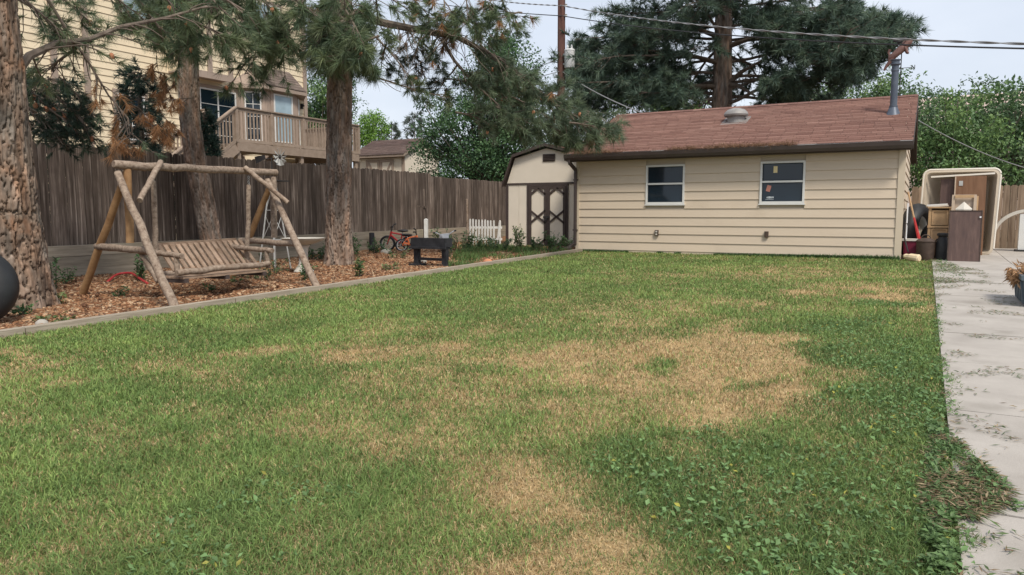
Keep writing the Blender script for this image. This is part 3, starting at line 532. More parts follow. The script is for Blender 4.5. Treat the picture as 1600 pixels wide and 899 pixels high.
b = MB(); b.b2((sx0-.02, sy-.032, .26), (sx0+.05, sy-.001, hz-.012)); b.obj('corner_trim', M['darktrim'], sh)
b = MB(); b.b2((sc_-.09, sy-.02, 2.56), (sc_+.26, sy-.001, 2.75)); g_ = b.obj('gable_vent', M['darktrim'], sh)
for k in range(4): b = MB(); b.box((sc_+.085, sy-.026, 2.595+k*.04), (.31, .02, .012), rx=R_(35)); b.obj('louvre', M['darktrim'], g_)
dx0, dx1, dz0, dz1 = -9.195, -8.105, .32, 1.93; ft = .078
b = MB(); b.b2((dx0-.055, sy-.035, dz0-.04), (dx0, sy-.002, dz1)); b.b2((dx1, sy-.035, dz0-.04), (dx1+.055, sy-.002, dz1)); b.b2((dx0-.055, sy-.036, dz1), (dx1+.055, sy-.002, dz1+.07)); b.obj('door_frame', M['darktrim'], sh)
for k in range(2):
    a = dx0+.004+k*(dx1-dx0)/2; c = a+(dx1-dx0)/2-.008; y0, y1 = sy-.05, sy-.026; b = MB(); b.b2((a+.01, sy-.025, dz0), (c-.01, sy-.003, dz1-.005)); do = b.obj('door', M['barn'], sh)
    b = MB(); b.b2((a, y0, dz0), (a+ft, y1, dz1-.005)); b.b2((c-ft, y0, dz0), (c, y1, dz1-.005)); b.b2((a+ft, y0, dz1-ft-.005), (c-ft, y1, dz1-.005)); b.b2((a+ft, y0, dz0), (c-ft, y1, dz0+ft)); b.obj('stile_frame', M['darktrim'], do)
    zm = (dz0+dz1)/2; xm = (a+c)/2; hw = (c-a)/2-ft*.5
    for z in (dz0+.05, zm, dz1-.06):
        for sgn in (-1, 1):
            for up_ in (-1, 1):
                zz = z+up_*.17
                if zz < dz0 or zz > dz1: continue
                b = MB(); b.beam((xm, y0+.010+.001*sgn, z), (xm+sgn*hw, y0+.010+.001*sgn, zz), .05, .022, (0, 1, 0)); b.obj('brace', M['darktrim'], do)
b = MB(); b.b2((sc_-.05, sy-.075, 1.09), (sc_+.14, sy-.052, 1.14)); b.b2((sc_+.02, sy-.085, 1.03), (sc_+.07, sy-.06, 1.09)); b.obj('latch', M['iron'], sh)
b = MB(); x0, x1, z0, z1 = -7.88, -7.56, .98+.03, 1.74
for q_ in (((x0, sy-.04, z0), (x0+.045, sy-.002, z1)), ((x1-.045, sy-.04, z0), (x1, sy-.002, z1)), ((x0+.045, sy-.04, z0), (x1-.045, sy-.002, z0+.045)), ((x0+.045, sy-.04, z1-.045), (x1-.045, sy-.002, z1))): b.b2(*q_)
o = b.obj('window_frame', M['darktrim'], sh); b = MB(); b.b2((x0+.045, sy-.022, z0+.045), (x1-.045, sy-.016, z1-.045)); b.obj('pane', M['glass'], o)

# ------------------------------------------------------------------ fences
def board_mesh(i, w_, h_, m, dog=.03):
    rr = random.Random(i); b = MB(); a = w_/2-.004*rr.random(); t = (rr.random()-.5)*.012
    b.prism([(-.009, -a, 0), (-.009, a, 0), (-.009, a+t*.3, h_-dog), (-.009, a-dog+t, h_), (-.009, -a+dog+t, h_), (-.009, -a+t*.3, h_-dog)], (.018, 0, 0)); return b.mesh('board', m)
def board_fence(label, x, y0, y1, base, top, m, wd=.142, along='Y', gap=.003, fx=1, seed=0):
    rr = random.Random(seed); loc = (x, (y0+y1)/2, base) if along == 'Y' else ((y0+y1)/2, x, base); fe = root('board_fence', loc, label, 'fence', None)
    ms = [board_mesh(i+seed*50, wd, top-base, m) for i in range(7)]; y = y0
    while y < y1:
        off = (rr.random()-.5)*.012; sk = (rr.random()-.5)*.02; dz = (rr.random()-.5)*.022; p = (x+off, y+wd/2, base+dz) if along == 'Y' else (y+wd/2, x+off, base+dz)
        o = link('board', rr.choice(ms), fe, tuple(np.array(p)-np.array(loc)), (sk*.5, 0, 0) if along == 'Y' else (0, sk*.5, math.pi/2)); y += wd+gap
    for z in (base+.25, (base+top)/2, top-.25):
        b = MB(); q_ = x-.05*fx
        if along == 'Y': b.b2((q_-.025, y0, z-.045), (q_+.018*fx, y1, z+.045))
        else: b.b2((y0, q_-.025, z-.045), (y1, q_+.018, z+.045))
        b.obj('rail', m, fe)
    y = y0+.1
    while y < y1:
        b = MB(); q_ = x-.125*fx
        if along == 'Y': b.b2((q_-.045, y, base-.7), (q_+.045, y+.09, top-.08))
        else: b.b2((y, q_-.045, base-.7), (y+.09, q_+.045, top-.08))
        b.obj('post', m, fe); y += 2.4
    return fe
board_fence('long weathered dark board fence behind the swing and pines', -12.5, 4.2, 17.55, .63, 2.355, M['fence'], seed=1)
board_fence('lower far length of weathered board fence running behind the shed', -12.53, 17.58, 24.2, .70, 2.27, M['fence'], seed=2)
board_fence('tan board fence at the far right end of the patio', 20.85, -.3, 7.5, .34, 1.87, M['fence2'], along='X', fx=-1, seed=3)
rw = root('retaining_wall', (-12.42, 13, G(13)), 'low wall of stacked grey timbers under the board fence', 'retaining wall')
for k in range(3):
    y = 3.6-k*.9
    while y < 23.8:
        y1 = min(y+2.9, 24); z = .12+k*.185+(.012*max(y-4, 0) if k == 0 else .007*max(y-4, 0))
        b = MB(); b.beam((-12.405+.012*random.random(), y+.005, z+.09), (-12.405+.012*random.random(), y1-.005, z+.09+.007*(y1-y)), .13, .179); b.obj('timber', M['retain'], rw); y = y1
# white picket fence by the shed
A_, B_ = atY(735, 386, 17.15), V(-9.98, 17.3, .3); pf = root('picket_fence', (A_+B_)/2*V(1, 1, 0)+V(0, 0, .3), 'short white picket fence between the board fence and the shed', 'fence')
me = MB(); me.prism([(-.022, -.008, 0), (.022, -.008, 0), (.022, -.008, .70), (.012, -.008, .735), (-.012, -.008, .735), (-.022, -.008, .70)], (0, .016, 0)); me = me.mesh('picket', M['whitewood'])
for i in range(11):
    t = i/10; p = A_*(1-t)+B_*t; p[2] = G(p[1])+(.02 if i in (0, 1) else (.0 if i < 6 else -.02)); tl = (0, R_(7) if i == 9 else (random.random()-.5)*.03, 0)
    link('picket', me, pf, tuple(p-wloc(pf)), tl)
for z in (.22, .53): b = MB(); b.beam(A_*V(1, 1, 0)+V(-.05, .025, .3+z), B_*V(1, 1, 0)+V(.05, .025, .3+z), .02, .06); b.obj('rail', M['whitewood'], pf)
# ------------------------------------------------------------------ neighbour's house, deck and shed beyond the fence
HX, HY0, HY1, HZ = -22.0, 7.5, 22.55, 10.4
ho = root('neighbour_house', (HX-4, (HY0+HY1)/2, .3), 'tall yellow-tan lap-sided house with bay window behind the pines', 'house')
b = MB(); b.b2((HX-8, HY0, .2), (HX-.03, HY1-.03, HZ)); b.obj('wall', M['hsiding'], ho)
b = MB(); b.prism([(HX+.6, HY0-.5, HZ+.02), (HX-4, HY0-.5, HZ+2.6), (HX-8.6, HY0-.5, HZ+.02), (HX-8.6, HY0-.5, HZ-.12), (HX+.6, HY0-.5, HZ-.12)], (0, HY1-HY0+1, 0)); b.obj('roof', M['htrim'], ho)  # unseen gable slab above the view, added for shade
for i in range(41):
    z0 = 1.7+i*.205
    b = MB(); lap(b, (HX-.03, HY0), (HX-.03, HY1-.1), z0, .205, (1, 0), .03); b.obj('siding_board', M['hsiding'], ho)
OX, OY0, OY1, OZ = HX+.55, 16.3, 18.45, 5.86
b = MB(); b.b2((HX-.02, OY0, OZ), (OX-.03, OY1, HZ-.13)); ov = b.obj('overhang', M['hsiding'], ho)
for i in range(21):
    z0 = OZ+.12+i*.205
    b = MB(); lap(b, (OX-.03, OY0+.02), (OX-.03, OY1-.02), z0, .205, (1, 0), .03); b.obj('siding_board', M['hsiding'], ov)
b = MB(); b.b2((OX-.04, OY0-.02, OZ-.1), (OX+.03, OY1+.02, OZ+.12)); b.obj('band_board', M['htrim'], ov)
b = MB(); b.b2((HX+.0, OY0, OZ-.05), (OX-.041, OY1, OZ-.002)); b.obj('soffit', M['htrim'], ov)
for y in (OY0+.08, 17.5, OY1-.1): b = MB(); b.b2((OX-.03, y-.09, OZ+.121), (OX+.032, y+.09, HZ-.14)); b.obj('trim_board', M['htrim'], ov)
for y in (HY1-.07, 12.6, 13.55, 16.95): b = MB(); b.b2((HX-.09, y-.09, .3), (HX+.034, y+.09, HZ-.13 if y > 20 or y < 16 else OZ-.11)); b.obj('trim_board', M['htrim'], ho)
def flat_window(parent, c, u, w_, z0, z1, nx, nz, gl, mf='white', trim=True, n_=None):
    """window on a wall: c = centre in plan, u = direction along the wall, n_ = outward"""
    c = V(*c, 0); u = nrm(V(*u, 0)); n_ = V(u[1], -u[0], 0) if n_ is None else V(*n_, 0); t = .05
    def bx(b, a0, a1, za, zb, d0, d1): b.prism([c+u*a0+n_*d0+V(0, 0, za), c+u*a1+n_*d0+V(0, 0, za), c+u*a1+n_*d0+V(0, 0, zb), c+u*a0+n_*d0+V(0, 0, zb)], n_*(d1-d0))
    h = w_/2
    b = MB(); bx(b, -h, -h+t, z0, z1, .0, .07); bx(b, h-t, h, z0, z1, .0, .07); bx(b, -h+t, h-t, z0, z0+t, .0, .07); bx(b, -h+t, h-t, z1-t, z1, .0, .07); fr = b.obj('window_frame', M[mf], parent)
    b = MB(); bx(b, -h+t, h-t, z0+t, z1-t, .036, .042); b.obj('pane', M[gl], fr)
    for i in range(1, nx): b = MB(); x = -h+w_*i/nx; bx(b, x-(.028 if nx == 2 and w_ > 1 else .010), x+(.028 if nx == 2 and w_ > 1 else .010), z0+t, z1-t, .0425, .055); b.obj('mullion', M[mf], fr)
    for i in range(1, nz): b = MB(); z = z0+(z1-z0)*i/nz; bx(b, -h+t, h-t, z-.010, z+.010, .0425, .0535); b.obj('muntin', M[mf], fr)
    if trim:
        for a0, a1, za, zb in ((-h-.13, -h-.002, z0-.1, z1+.13), (h+.002, h+.13, z0-.1, z1+.13), (-h-.002, h+.002, z1+.002, z1+.13), (-h-.002, h+.002, z0-.1, z0-.002)): b = MB(); bx(b, a0, a1, za, zb, .0, .045); b.obj('casing', M['htrim'], fr)
flat_window(ho, (HX, 18.2), (0, 1), 1.55, 3.42, 5.52, 2, 4, 'glass')
flat_window(ho, (HX, 14.9), (0, 1), .9, 3.5, 4.9, 2, 3, 'glass'); pass
flat_window(ho, (HX, 15.35), (0, 1), 1.2, 7.3, 8.9, 2, 2, 'glassl'); flat_window(ho, (HX, 20.6), (0, 1), 1.2, 7.6, 9, 2, 2, 'glassl')
# bay: three faces, hipped roof
bp = [(HX-.01, 19.15), (HX+.62, 19.9), (HX+.62, 21.35), (HX-.01, 22.05)]
b = MB(); b.prism([(x, y, 3.1) for x, y in bp], (0, 0, 2.75)); bay = b.obj('bay', M['hsiding'], ho)
for i in range(3):
    p, q = V(*bp[i]), V(*bp[i+1]); u = nrm(q-p); nn = V(u[1], -u[0])
    for k in range(13):
        b = MB(); lap(b, p+nn*.002+u*.02, q+nn*.002-u*.02, 3.12+k*.205, .205, nn, .026); b.obj('siding_board', M['hsiding'], bay)
    for p_ in (p+u*.07, q-u*.07): b = MB(); b.prism([(*(p_+u*a+nn*.003), 3.1) for a in (-.08, .08)]+[(*(p_+u*a+nn*.042), 3.1) for a in (.08, -.08)], (0, 0, 2.7)); b.obj('corner_trim', M['htrim'], bay)
    flat_window(bay, (p+q)/2+nn*.028, u, np.linalg.norm(q-p)-(.52 if i == 1 else .40), 3.85, 5.62, 2 if i != 1 else 1, 4 if i != 1 else 1, 'glass' if i != 1 else 'glassl', n_=nn)
b = MB(); e_ = [(HX, 18.75, 5.84), (HX+.92, 19.62, 5.84), (HX+.92, 21.6, 5.84), (HX, 22.4, 5.84)]; t_ = [(HX, 19.9, 6.62), (HX+.05, 20.2, 6.66), (HX+.05, 21.1, 6.66), (HX, 21.3, 6.62)]
b.add(e_+t_, [(0, 1, 5, 4), (1, 2, 6, 5), (2, 3, 7, 6), (4, 5, 6, 7), (0, 3, 2, 1), (0, 4, 7, 3)]); br = b.obj('bay_roof', M['htrim'], ho)
courses('shingles', br, 19.62, 21.6, (HX+.93, 5.85), (HX+.06, 6.67), 7, .3, 12, np.array([[.17, .13, .115], [.21, .165, .14], [.14, .11, .095]]), axis=1)
b = MB(); b.prism([V(*p)-V(0, 0, .14)+V(0, 0, .001) for p in e_], (0, 0, .13)); b.obj('eave', M['htrim'], br)
b = MB(); b.b2((HX+.0, 22.2, 5.35), (HX+.09, 22.28, 5.55)); b.tube([(HX+.05, 22.24, 5.5), (HX+.16, 22.24, 5.46)], .035, 8); b.obj('wall_lamp', M['iron'], ho)
# deck
DX, DY0, DY1, DZ = -18.5, 16.0, 21.6, 3.36
de = root('deck', (DX-1.7, 18.8, .3), 'raised taupe wooden deck with baluster railing and stairs on the neighbour house', 'deck')
for i in range(23): b = MB(); b.b2((HX+.05 if not 19 < DY0+i*.244 < 22.2 else HX+.68, DY0+i*.244, DZ-.04), (DX-.05, DY0+i*.244+.238, DZ)); b.obj('deck_board', M['deckwood'], de)
b = MB(); b.b2((DX-.048, DY0, DZ-.24), (DX, DY1, DZ+.02)); b.obj('rim_joist', M['deckwood'], de)
b = MB(); b.b2((HX+.05, DY1+.02, DZ-.24), (DX-.05, DY1+.068, DZ+.02)); b.obj('rim_joist', M['deckwood'], de)
for x in (DX-.11, HX+1.2):
    for y in (DY0+.1, DY0+2.75, DY1-.1): b = MB(); b.b2((x-.06, y-.06, .2), (x+.06, y+.06, DZ-.245)); b.obj('support_post', M['deckwood'], de)
bm_ = MB(); bm_.b2((-.019, -.019, 0), (.019, .019, 1.02)); bm_ = bm_.mesh('baluster', M['deckwood']); dl = wloc(de)
def railing(p, q, sp=.135):
    p = np.array(p, float); q = np.array(q, float); n_ = int(np.linalg.norm(q-p)/sp)
    for i in range(n_+1): link('baluster', bm_, de, tuple(p+(q-p)*i/n_+V(0, 0, .02)-dl))
    for z, w_, h_ in ((1.06, .14, .04), (.985, .045, .09), (.06, .045, .09)): b = MB(); b.beam(p+V(0, 0, z+.003*w_), q+V(0, 0, z+.003*w_), w_, h_); b.obj('rail', M['deckwood'], de)
railing((DX-.03, DY0, DZ+.02), (DX-.03, DY1, DZ+.02)); railing((DX-.1, DY1+.04, DZ+.02), (HX+.7, DY1+.04, DZ+.02)); railing((HX+1.6, DY0-.02, DZ+.02), (DX-1.35, DY0-.02, DZ+.02))
for y in (DY0, DY0+1.4, DY0+2.8, DY0+4.2, DY1): b = MB(); b.b2((DX-.09, y-.05, DZ+.03), (DX+.015, y+.05, DZ+1.03)); b.obj('rail_post', M['deckwood'], de)
st = V(0, -2.9, -2.05)
for x in (DX-.03, DX-1.3): railing(V(x, DY0, DZ+.02), V(x, DY0, DZ+.02)+st*.9, .15)
for x in (DX-.03, DX-1.3): b = MB(); b.beam(V(x, DY0, DZ-.16), V(x, DY0, DZ-.16)+st, .05, .28); b.obj('stringer', M['deckwood'], de)
for i in range(11): p = V(DX-.66, DY0-.12, DZ-.05)+st*(i+.4)/11.4; b = MB(); b.box(p, (1.2, .28, .04)); b.obj('tread', M['deckwood'], de)
# neighbour's shed
nx0, nx1, ny0, ny1, nb, nt_ = -22.4, -19.75, 26., 28.6, .4, 3.75
ns_ = root('neighbour_shed', ((nx0+nx1)/2, 27.3, nb), 'tan garden shed with brown-trimmed double doors beyond the fence', 'shed')
b = MB(); b.b2((nx0, ny0, nb), (nx1, ny1, nt_)); b.prism([(nx0, ny0, nt_-.01), (nx0, ny1, nt_-.01), (nx0, (ny0+ny1)/2, nt_+.66)], (nx1-nx0, 0, 0)); b.obj('wall', M['barn'], ns_)
b = MB(); b.prism([(nx0-.15, ny0-.25, nt_-.02), (nx0-.15, 27.3, nt_+.78), (nx0-.15, ny1+.25, nt_-.02), (nx0-.15, ny1+.25, nt_-.12), (nx0-.15, 27.3, nt_+.66), (nx0-.15, ny0-.25, nt_-.12)], (nx1-nx0+.3, 0, 0)); nr = b.obj('roof', M['htrim'], ns_)
courses('shingles', nr, nx0-.16, nx1+.16, (ny0-.27, nt_-.015), (27.3, nt_+.785), 9, .3, 21, np.array([[.12, .085, .08], [.15, .11, .10], [.10, .075, .07]]))
for x0, x1 in ((nx0+.0, nx0+.14), (nx1-.14, nx1+.02)): b = MB(); b.b2((x0, ny0-.04, nb), (x1, ny0-.002, nt_-.12)); b.obj('corner_trim', M['htrim'], ns_)
for k in range(2):
    a = nx0+.55+k*.78; c = a+.76; b = MB(); b.b2((a, ny0-.03, nb+.2), (c, ny0-.003, 3.55)); d_ = b.obj('door', M['barn'], ns_)
    for q_ in (((a, ny0-.055, nb+.2), (a+.12, ny0-.031, 3.55)), ((c-.12, ny0-.055, nb+.2), (c, ny0-.031, 3.55)), ((a+.12, ny0-.055, 3.43), (c-.12, ny0-.031, 3.55)), ((a+.12, ny0-.055, 1.9), (c-.12, ny0-.031, 2.0))): b = MB(); b.b2(*q_); b.obj('door_trim', M['htrim'], d_)
    s = 1 if k == 0 else -1; m_ = (a+c)/2; b = MB(); b.beam((m_-s*.24, ny0-.043, 3.42), (m_+s*.24, ny0-.043, 2.6), .10, .02, (0, 1, 0)); b.obj('brace', M['htrim'], d_)
b = MB(); b.b2((nx0+.14, ny0-.045, 3.6), (nx1-.14, ny0-.003, nt_-.12)); b.obj('frieze', M['htrim'], ns_)
# pinkish house glimpsed through the trees on the right
ph = root('distant_house', (6, 47, .4), 'pinkish stucco house half hidden behind the right-hand trees', 'house')
b = MB(); b.b2((-.8, 44, .3), (14, 52, 5.2)); b.obj('wall', M['pinkwall'], ph); b = MB(); b.prism([(-1.4, 43.4, 5.1), (-1.4, 48, 7.6), (-1.4, 52.6, 5.1)], (16, 0, 0)); b.obj('roof', M['pinkwall'], ph)
for x in (1.2, 5.2, 9.): flat_window(ph, (x, 43.99), (1, 0), 1.4, 2.6, 4.0, 2, 1, 'glass', trim=False, n_=(0, -1))

# ------------------------------------------------------------------ trees
def trunk(name, pts, rad, m, parent, n=84, rows=150, amp=.026, sc=6.5, seed=1, flare=.0, base=None):
    """bark-plated trunk: fissured plates pushed out of a tapered tube"""
    P = np.array(pts, float); P_z = P[:, 2]; rows_z = np.concatenate([np.linspace(P_z[0], P_z[0]+4.6, int(rows*.8), endpoint=False), np.linspace(P_z[0]+4.6, P_z[-1], rows-int(rows*.8))])
    C = np.stack([np.interp(rows_z, P_z, P[:, k]) for k in range(3)], 1); r = np.interp(rows_z, P_z, rad)
    ker = np.ones(21)/21; C2 = C.copy()
    for k in range(2): e = np.r_[np.full(10, C[0, k]), C[:, k], np.full(10, C[-1, k])]; C2[:, k] = np.convolve(e, ker, 'valid')
    th = np.arange(n)*2*math.pi/n; z = C2[:, 2]; T, Z = np.meshgrid(th, z); Rr = np.repeat(r[:, None], n, 1)
    p = np.stack([np.cos(T)*sc, np.sin(T)*sc, Z*2.2], -1).reshape(-1, 3); wu = (fbm(p*1.7, seed+5, 4)-.5)*2.6; wv_ = (fbm(p*1.7+11, seed+6, 4)-.5)*2.6
    K = max(8, int(2*math.pi*rad[1]/.075)); uu = T.ravel()/(2*math.pi)*K+wu; vv = Z.ravel()/.30+wv_; iu = np.floor(uu).astype(int); iv = np.floor(vv).astype(int); F1 = np.full(len(uu), 9.); F2 = F1.copy(); cid = np.zeros(len(uu))
    for du in (-1, 0, 1):
        for dv in (-1, 0, 1):
            cu, cv = iu+du, iv+dv; h1 = _hash(cu % K, cv, cu*0, seed); h2 = _hash(cu % K, cv, cu*0+1, seed+3); d_ = np.hypot(cu+h1-uu, (cv+h2-vv)*1.); nw = d_ < F1; F2 = np.where(nw, F1, np.minimum(F2, d_)); cid = np.where(nw, h1, cid); F1 = np.where(nw, d_, F1)
    ed_ = np.clip((F2-F1)/.15, 0, 1); plate = ed_*ed_*(3-2*ed_)*(.8+.4*cid)+.75*(fbm(p*np.array([6, 6, 2.2]), seed+9, 4)-.5)
    Rr = Rr*(1+.05*(fbm(np.stack([np.cos(T)*1.3, np.sin(T)*1.3, Z*.9], -1).reshape(-1, 3), seed+3, 2).reshape(rows, n)-.5)*2)
    hgt = Z-z[0]; Rr = Rr+flare*np.exp(-hgt/.22)*(1+.8*np.sin(T*4+seed)+.4*np.sin(T*7+1.3)); Rr = Rr+amp*(plate.reshape(rows, n)-.8)
    v = np.stack([C2[:, None, 0]+Rr*np.cos(T), C2[:, None, 1]+Rr*np.sin(T), Z], -1).reshape(-1, 3)
    pc = (.78+.45*cid)[:, None]*(np.array([1, 1, 1.])+np.array([.18, 0, -.12])*(fbm(p*1.2, seed+20, 3)[:, None]-.5)*3)
    i = (np.arange(rows-1)[:, None]*n+np.arange(n)[None]).ravel(); j = (np.arange(rows-1)[:, None]*n+(np.arange(n)[None]+1) % n).ravel(); f = np.stack([i, j, j+n, i+n], 1)
    me = big_mesh(name, v-wloc(parent), f, 4, pc, m); me.polygons.foreach_set('use_smooth', [True]*len(me.polygons)); return link(name, me, parent)
class Foliage:
    """collects needle tufts (position, axis, size, colour)"""
    def __init__(s, seed, tw=True): s.r = random.Random(seed); s.t = []; s.w = MB(); s.tw = tw
    def tuft(s, p, d, L, c): s.t.append((*p, *d, L, *c))
    def limb(s, P, r0, r1, n=7):
        P = np.array(P, float); s.w.tube(P, np.linspace(r0, r1, len(P)), n, cap=False); return P
    def curve(s, p, d, L, droop, k=7, jit=.06):
        p = np.array(p, float); d = nrm(d); out = [p]
        for i in range(k): d = nrm(d+V(s.r.gauss(0, jit), s.r.gauss(0, jit), s.r.gauss(0, jit)-droop/k)); p = p+d*L/k; out.append(p)
        return np.array(out)
    def bough(s, P, r0, cols, nsub=10, sl=.8, tl=.2, start=.25, dens=1., droop=.25, upcurl=.35, dead=0., deadcol=None, bare=0.):
        """side shoots with tufts along the polyline P"""
        P = s.limb(P, r0, r0*.25); m = len(P)-1
        for i in range(nsub):
            t = start+(1-start)*(i+s.r.random())/nsub; k = min(int(t*m), m-1); q = P[k]+(P[k+1]-P[k])*(t*m-k); ax = nrm(P[k+1]-P[k])
            sd_ = nrm(np.cross(ax, V(0, 0, 1)))*s.r.choice((-1, 1)); d = nrm(ax*.75+sd_*(.5+.6*s.r.random())+V(0, 0, s.r.gauss(-.05, .35))); Ls = sl*(.55+.7*s.r.random())*(1.15-.55*t)
            S = s.curve(q, d, Ls, droop, 5, .1); s.limb(S, max(r0*.22, .008), .005, 5)
            if s.r.random() < bare: continue
            nt_ = max(2, int(Ls/.16*dens))
            for j in range(nt_):
                f_ = 1-(j/nt_)*.75; kk = min(int(f_*5), 4); b_ = S[kk]+(S[kk+1]-S[kk])*(f_*5-kk); a_ = nrm(S[kk+1]-S[kk]); dd = nrm(a_+V(s.r.gauss(0, .5), s.r.gauss(0, .5), s.r.gauss(upcurl, .35)))
                tw_ = b_+dd*s.r.uniform(.05, .16); s.tw and s.w.tube([b_, tw_], [.006, .005], 3, cap=False); isd = s.r.random() < dead
                c = np.array(deadcol if isd else s.r.choice(cols))*s.r.uniform(.75, 1.3); s.tuft(tw_, dd if not isd else nrm(dd+V(0, 0, -.9)), tl*s.r.uniform(.8, 1.2), c)
    def build(s, parent, name, N_, wd, m=None, wood=True, spread=(.25, 1.15), back=.10):
        T = np.array(s.t); n_ = len(T)*N_; p = np.repeat(T[:, :3], N_, 0); a = np.repeat(T[:, 3:6], N_, 0); L_ = np.repeat(T[:, 6], N_)*(.75+.4*rng.rand(n_)); c = np.repeat(T[:, 7:10], N_, 0)*(.75+.5*rng.rand(n_, 1))
        r = rng.normal(size=(n_, 3)); r -= a*(r*a).sum(1)[:, None]; r /= np.linalg.norm(r, axis=1)[:, None]+1e-9; th = spread[0]+(spread[1]-spread[0])*rng.rand(n_)
        d = a*np.cos(th)[:, None]+r*np.sin(th)[:, None]; d[:, 2] -= .12; o = p-a*(back*rng.rand(n_))[:, None]; s_ = np.cross(d, rng.normal(size=(n_, 3))); s_ /= np.linalg.norm(s_, axis=1)[:, None]+1e-9
        v = np.stack([o-s_*wd/2, o+s_*wd/2, o+d*L_[:, None]], 1).reshape(-1, 3); f = np.arange(n_*3).reshape(-1, 3)
        cr = link(name, big_mesh(name, v-wloc(parent), f, 3, np.repeat(c, 3, 0), m or M['needle']), parent)
        if wood and s.w.n: s.w.obj('limbs', M['twig'], parent, smooth=True)
        return cr
GRN = [(.12, .165, .09), (.14, .19, .10), (.095, .14, .08), (.17, .21, .105)]; ORG = (.35, .185, .085)
def cones(parent, F, k, r=.035):
    b = MB()
    for t in F.r.sample(F.t, min(k, len(F.t))): b.ball(V(*t[:3])+V(0, 0, .0)-V(*t[3:6])*.04, (r, r, r*1.3), 7, 5)
    b.obj('cones', M['terra'], parent, kind='stuff')
def upper(F, ax, z0, z1, nb_, L0, L1, cols, seed, tl, nsub, avoid=None):
    for i in range(nb_):
        t = i/max(nb_-1, 1); z = z0+(z1-z0)*t; a = i*2.399+seed; L_ = L0+(L1-L0)*t; P = F.curve(V(*ax, z), V(math.cos(a), math.sin(a), .25-.1*(1-t)), L_, .55, 8, .07); F.bough(P, .05*(1-.5*t), cols, nsub, .9, tl, .3)
# pine 1: big trunk at the left edge
t1 = root('pine_tree', (-9.5, 4.85, .08), 'thick orange-barked pine trunk at the far left edge of the photo', 'tree', 'big pines in the mulch bed')
trunk('trunk', [(-9.50, 4.82, .0), (-9.44, 4.74, .7), (-9.38, 4.68, 1.4), (-9.33, 4.64, 2.2), (-9.31, 4.62, 3.2), (-9.35, 4.6, 4.6), (-9.4, 4.55, 7), (-9.45, 4.5, 9.5)], [.40, .37, .345, .325, .31, .28, .2, .08], M['bark1'], t1, 190, 330, .052, 3.4, 3, .06)
F = Foliage(1)
l1 = [pt(8, 150, 8.9), pt(24, 118, 8.9), pt(45, 88, 9.1), pt(90, 68, 9.5), pt(140, 62, 9.9), pt(190, 42, 10.3), pt(260, 28, 10.8), pt(330, 8, 11.4)]
F.bough(l1, .062, GRN, 19, .75, .17, .3, 1., .5, .1, .10, ORG, .35); F.bough([pt(130, 64, 9.85), pt(110, 82, 10), pt(90, 96, 10.1), pt(80, 112, 10.2)], .03, GRN, 10, .55, .16, .3, 1., .4, bare=.3)
F.bough([pt(62, -20, 9.3), pt(100, 40, 9.6), pt(140, 100, 9.8), pt(170, 150, 10), pt(200, 185, 10.1), pt(203, 215, 10.1)], .022, GRN, 20, .5, .15, .2, .8, .6, -.2, .55, ORG, .5)
for (x, y, dp) in ((40, 20, 9.3), (90, 15, 10), (60, 45, 9.8), (165, 10, 10.6), (210, 15, 10.8)): P = F.curve(pt(x-30, y-45, dp), V(.5, .7, -.5), .9, .4, 6); F.bough(P, .02, GRN, 12, .45, .16, .1)
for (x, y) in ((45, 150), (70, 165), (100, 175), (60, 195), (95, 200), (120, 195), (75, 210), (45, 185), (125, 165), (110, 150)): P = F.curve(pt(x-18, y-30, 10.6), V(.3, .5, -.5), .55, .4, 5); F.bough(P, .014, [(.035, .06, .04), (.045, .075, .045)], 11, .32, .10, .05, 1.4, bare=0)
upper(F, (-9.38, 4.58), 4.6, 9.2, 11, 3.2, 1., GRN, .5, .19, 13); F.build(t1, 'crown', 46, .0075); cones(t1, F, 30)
# pine 2: thinner trunk behind the swing
t2 = root('pine_tree', (-11.9, 9.55, .17), 'slender grey-brown pine trunk leaning behind the log swing', 'tree', 'big pines in the mulch bed')
trunk('trunk', [(-11.9, 9.66, .1), (-11.9, 9.6, .6), (-11.9, 9.45, 1.4), (-11.9, 9.3, 2.2), (-11.9, 9.22, 2.9), (-11.9, 9.24, 4), (-11.9, 9.3, 7), (-11.9, 9.3, 9)], [.205, .195, .188, .18, .172, .16, .11, .05], M['bark'], t2, 120, 300, .030, 3.4, 11, .05)
F = Foliage(2)
def sprays(F, pts_, dp, cols, tl, L_=.8, nsub=12, dead=0, sl=.5, dirv=None, dens=1., r0=.022, upcurl=.1):
    for (x, y) in pts_:
        d_ = dp+F.r.uniform(-.6, .6); e = pt(x, y, d_); dv = nrm(V(F.r.gauss(0, .6), F.r.gauss(0, .6), F.r.uniform(-.75, -.1)) if dirv is None else V(*dirv)+V(F.r.gauss(0, .25), F.r.gauss(0, .25), F.r.gauss(0, .2)))
        P = F.curve(e-dv*L_*.8, dv, L_, .3, 6); F.bough(P, r0, cols, nsub, sl, tl, .15, dens, .3, upcurl, dead, ORG)
sprays(F, [(240, 20), (265, 45), (285, 55), (300, 20), (330, 40), (350, 15), (365, 55), (390, 30), (400, 62), (225, 50), (270, 8), (420, 15), (345, -20), (250, -15), (300, -30), (400, -20)], 12.4, GRN, .24, .9, 12)
sprays(F, [(245, 110), (258, 120), (262, 140), (270, 155), (265, 190), (232, 175), (255, 205), (200, 215), (203, 228), (180, 190)], 12.6, [ORG, (.28, .15, .075)], .15, .38, 4, 1., .22, None, .8, .009, -.8)
upper(F, (-11.9, 9.28), 5.0, 8.8, 9, 2.4, .9, GRN, 1.5, .2, 12); F.build(t2, 'crown', 46, .010); cones(t2, F, 26)
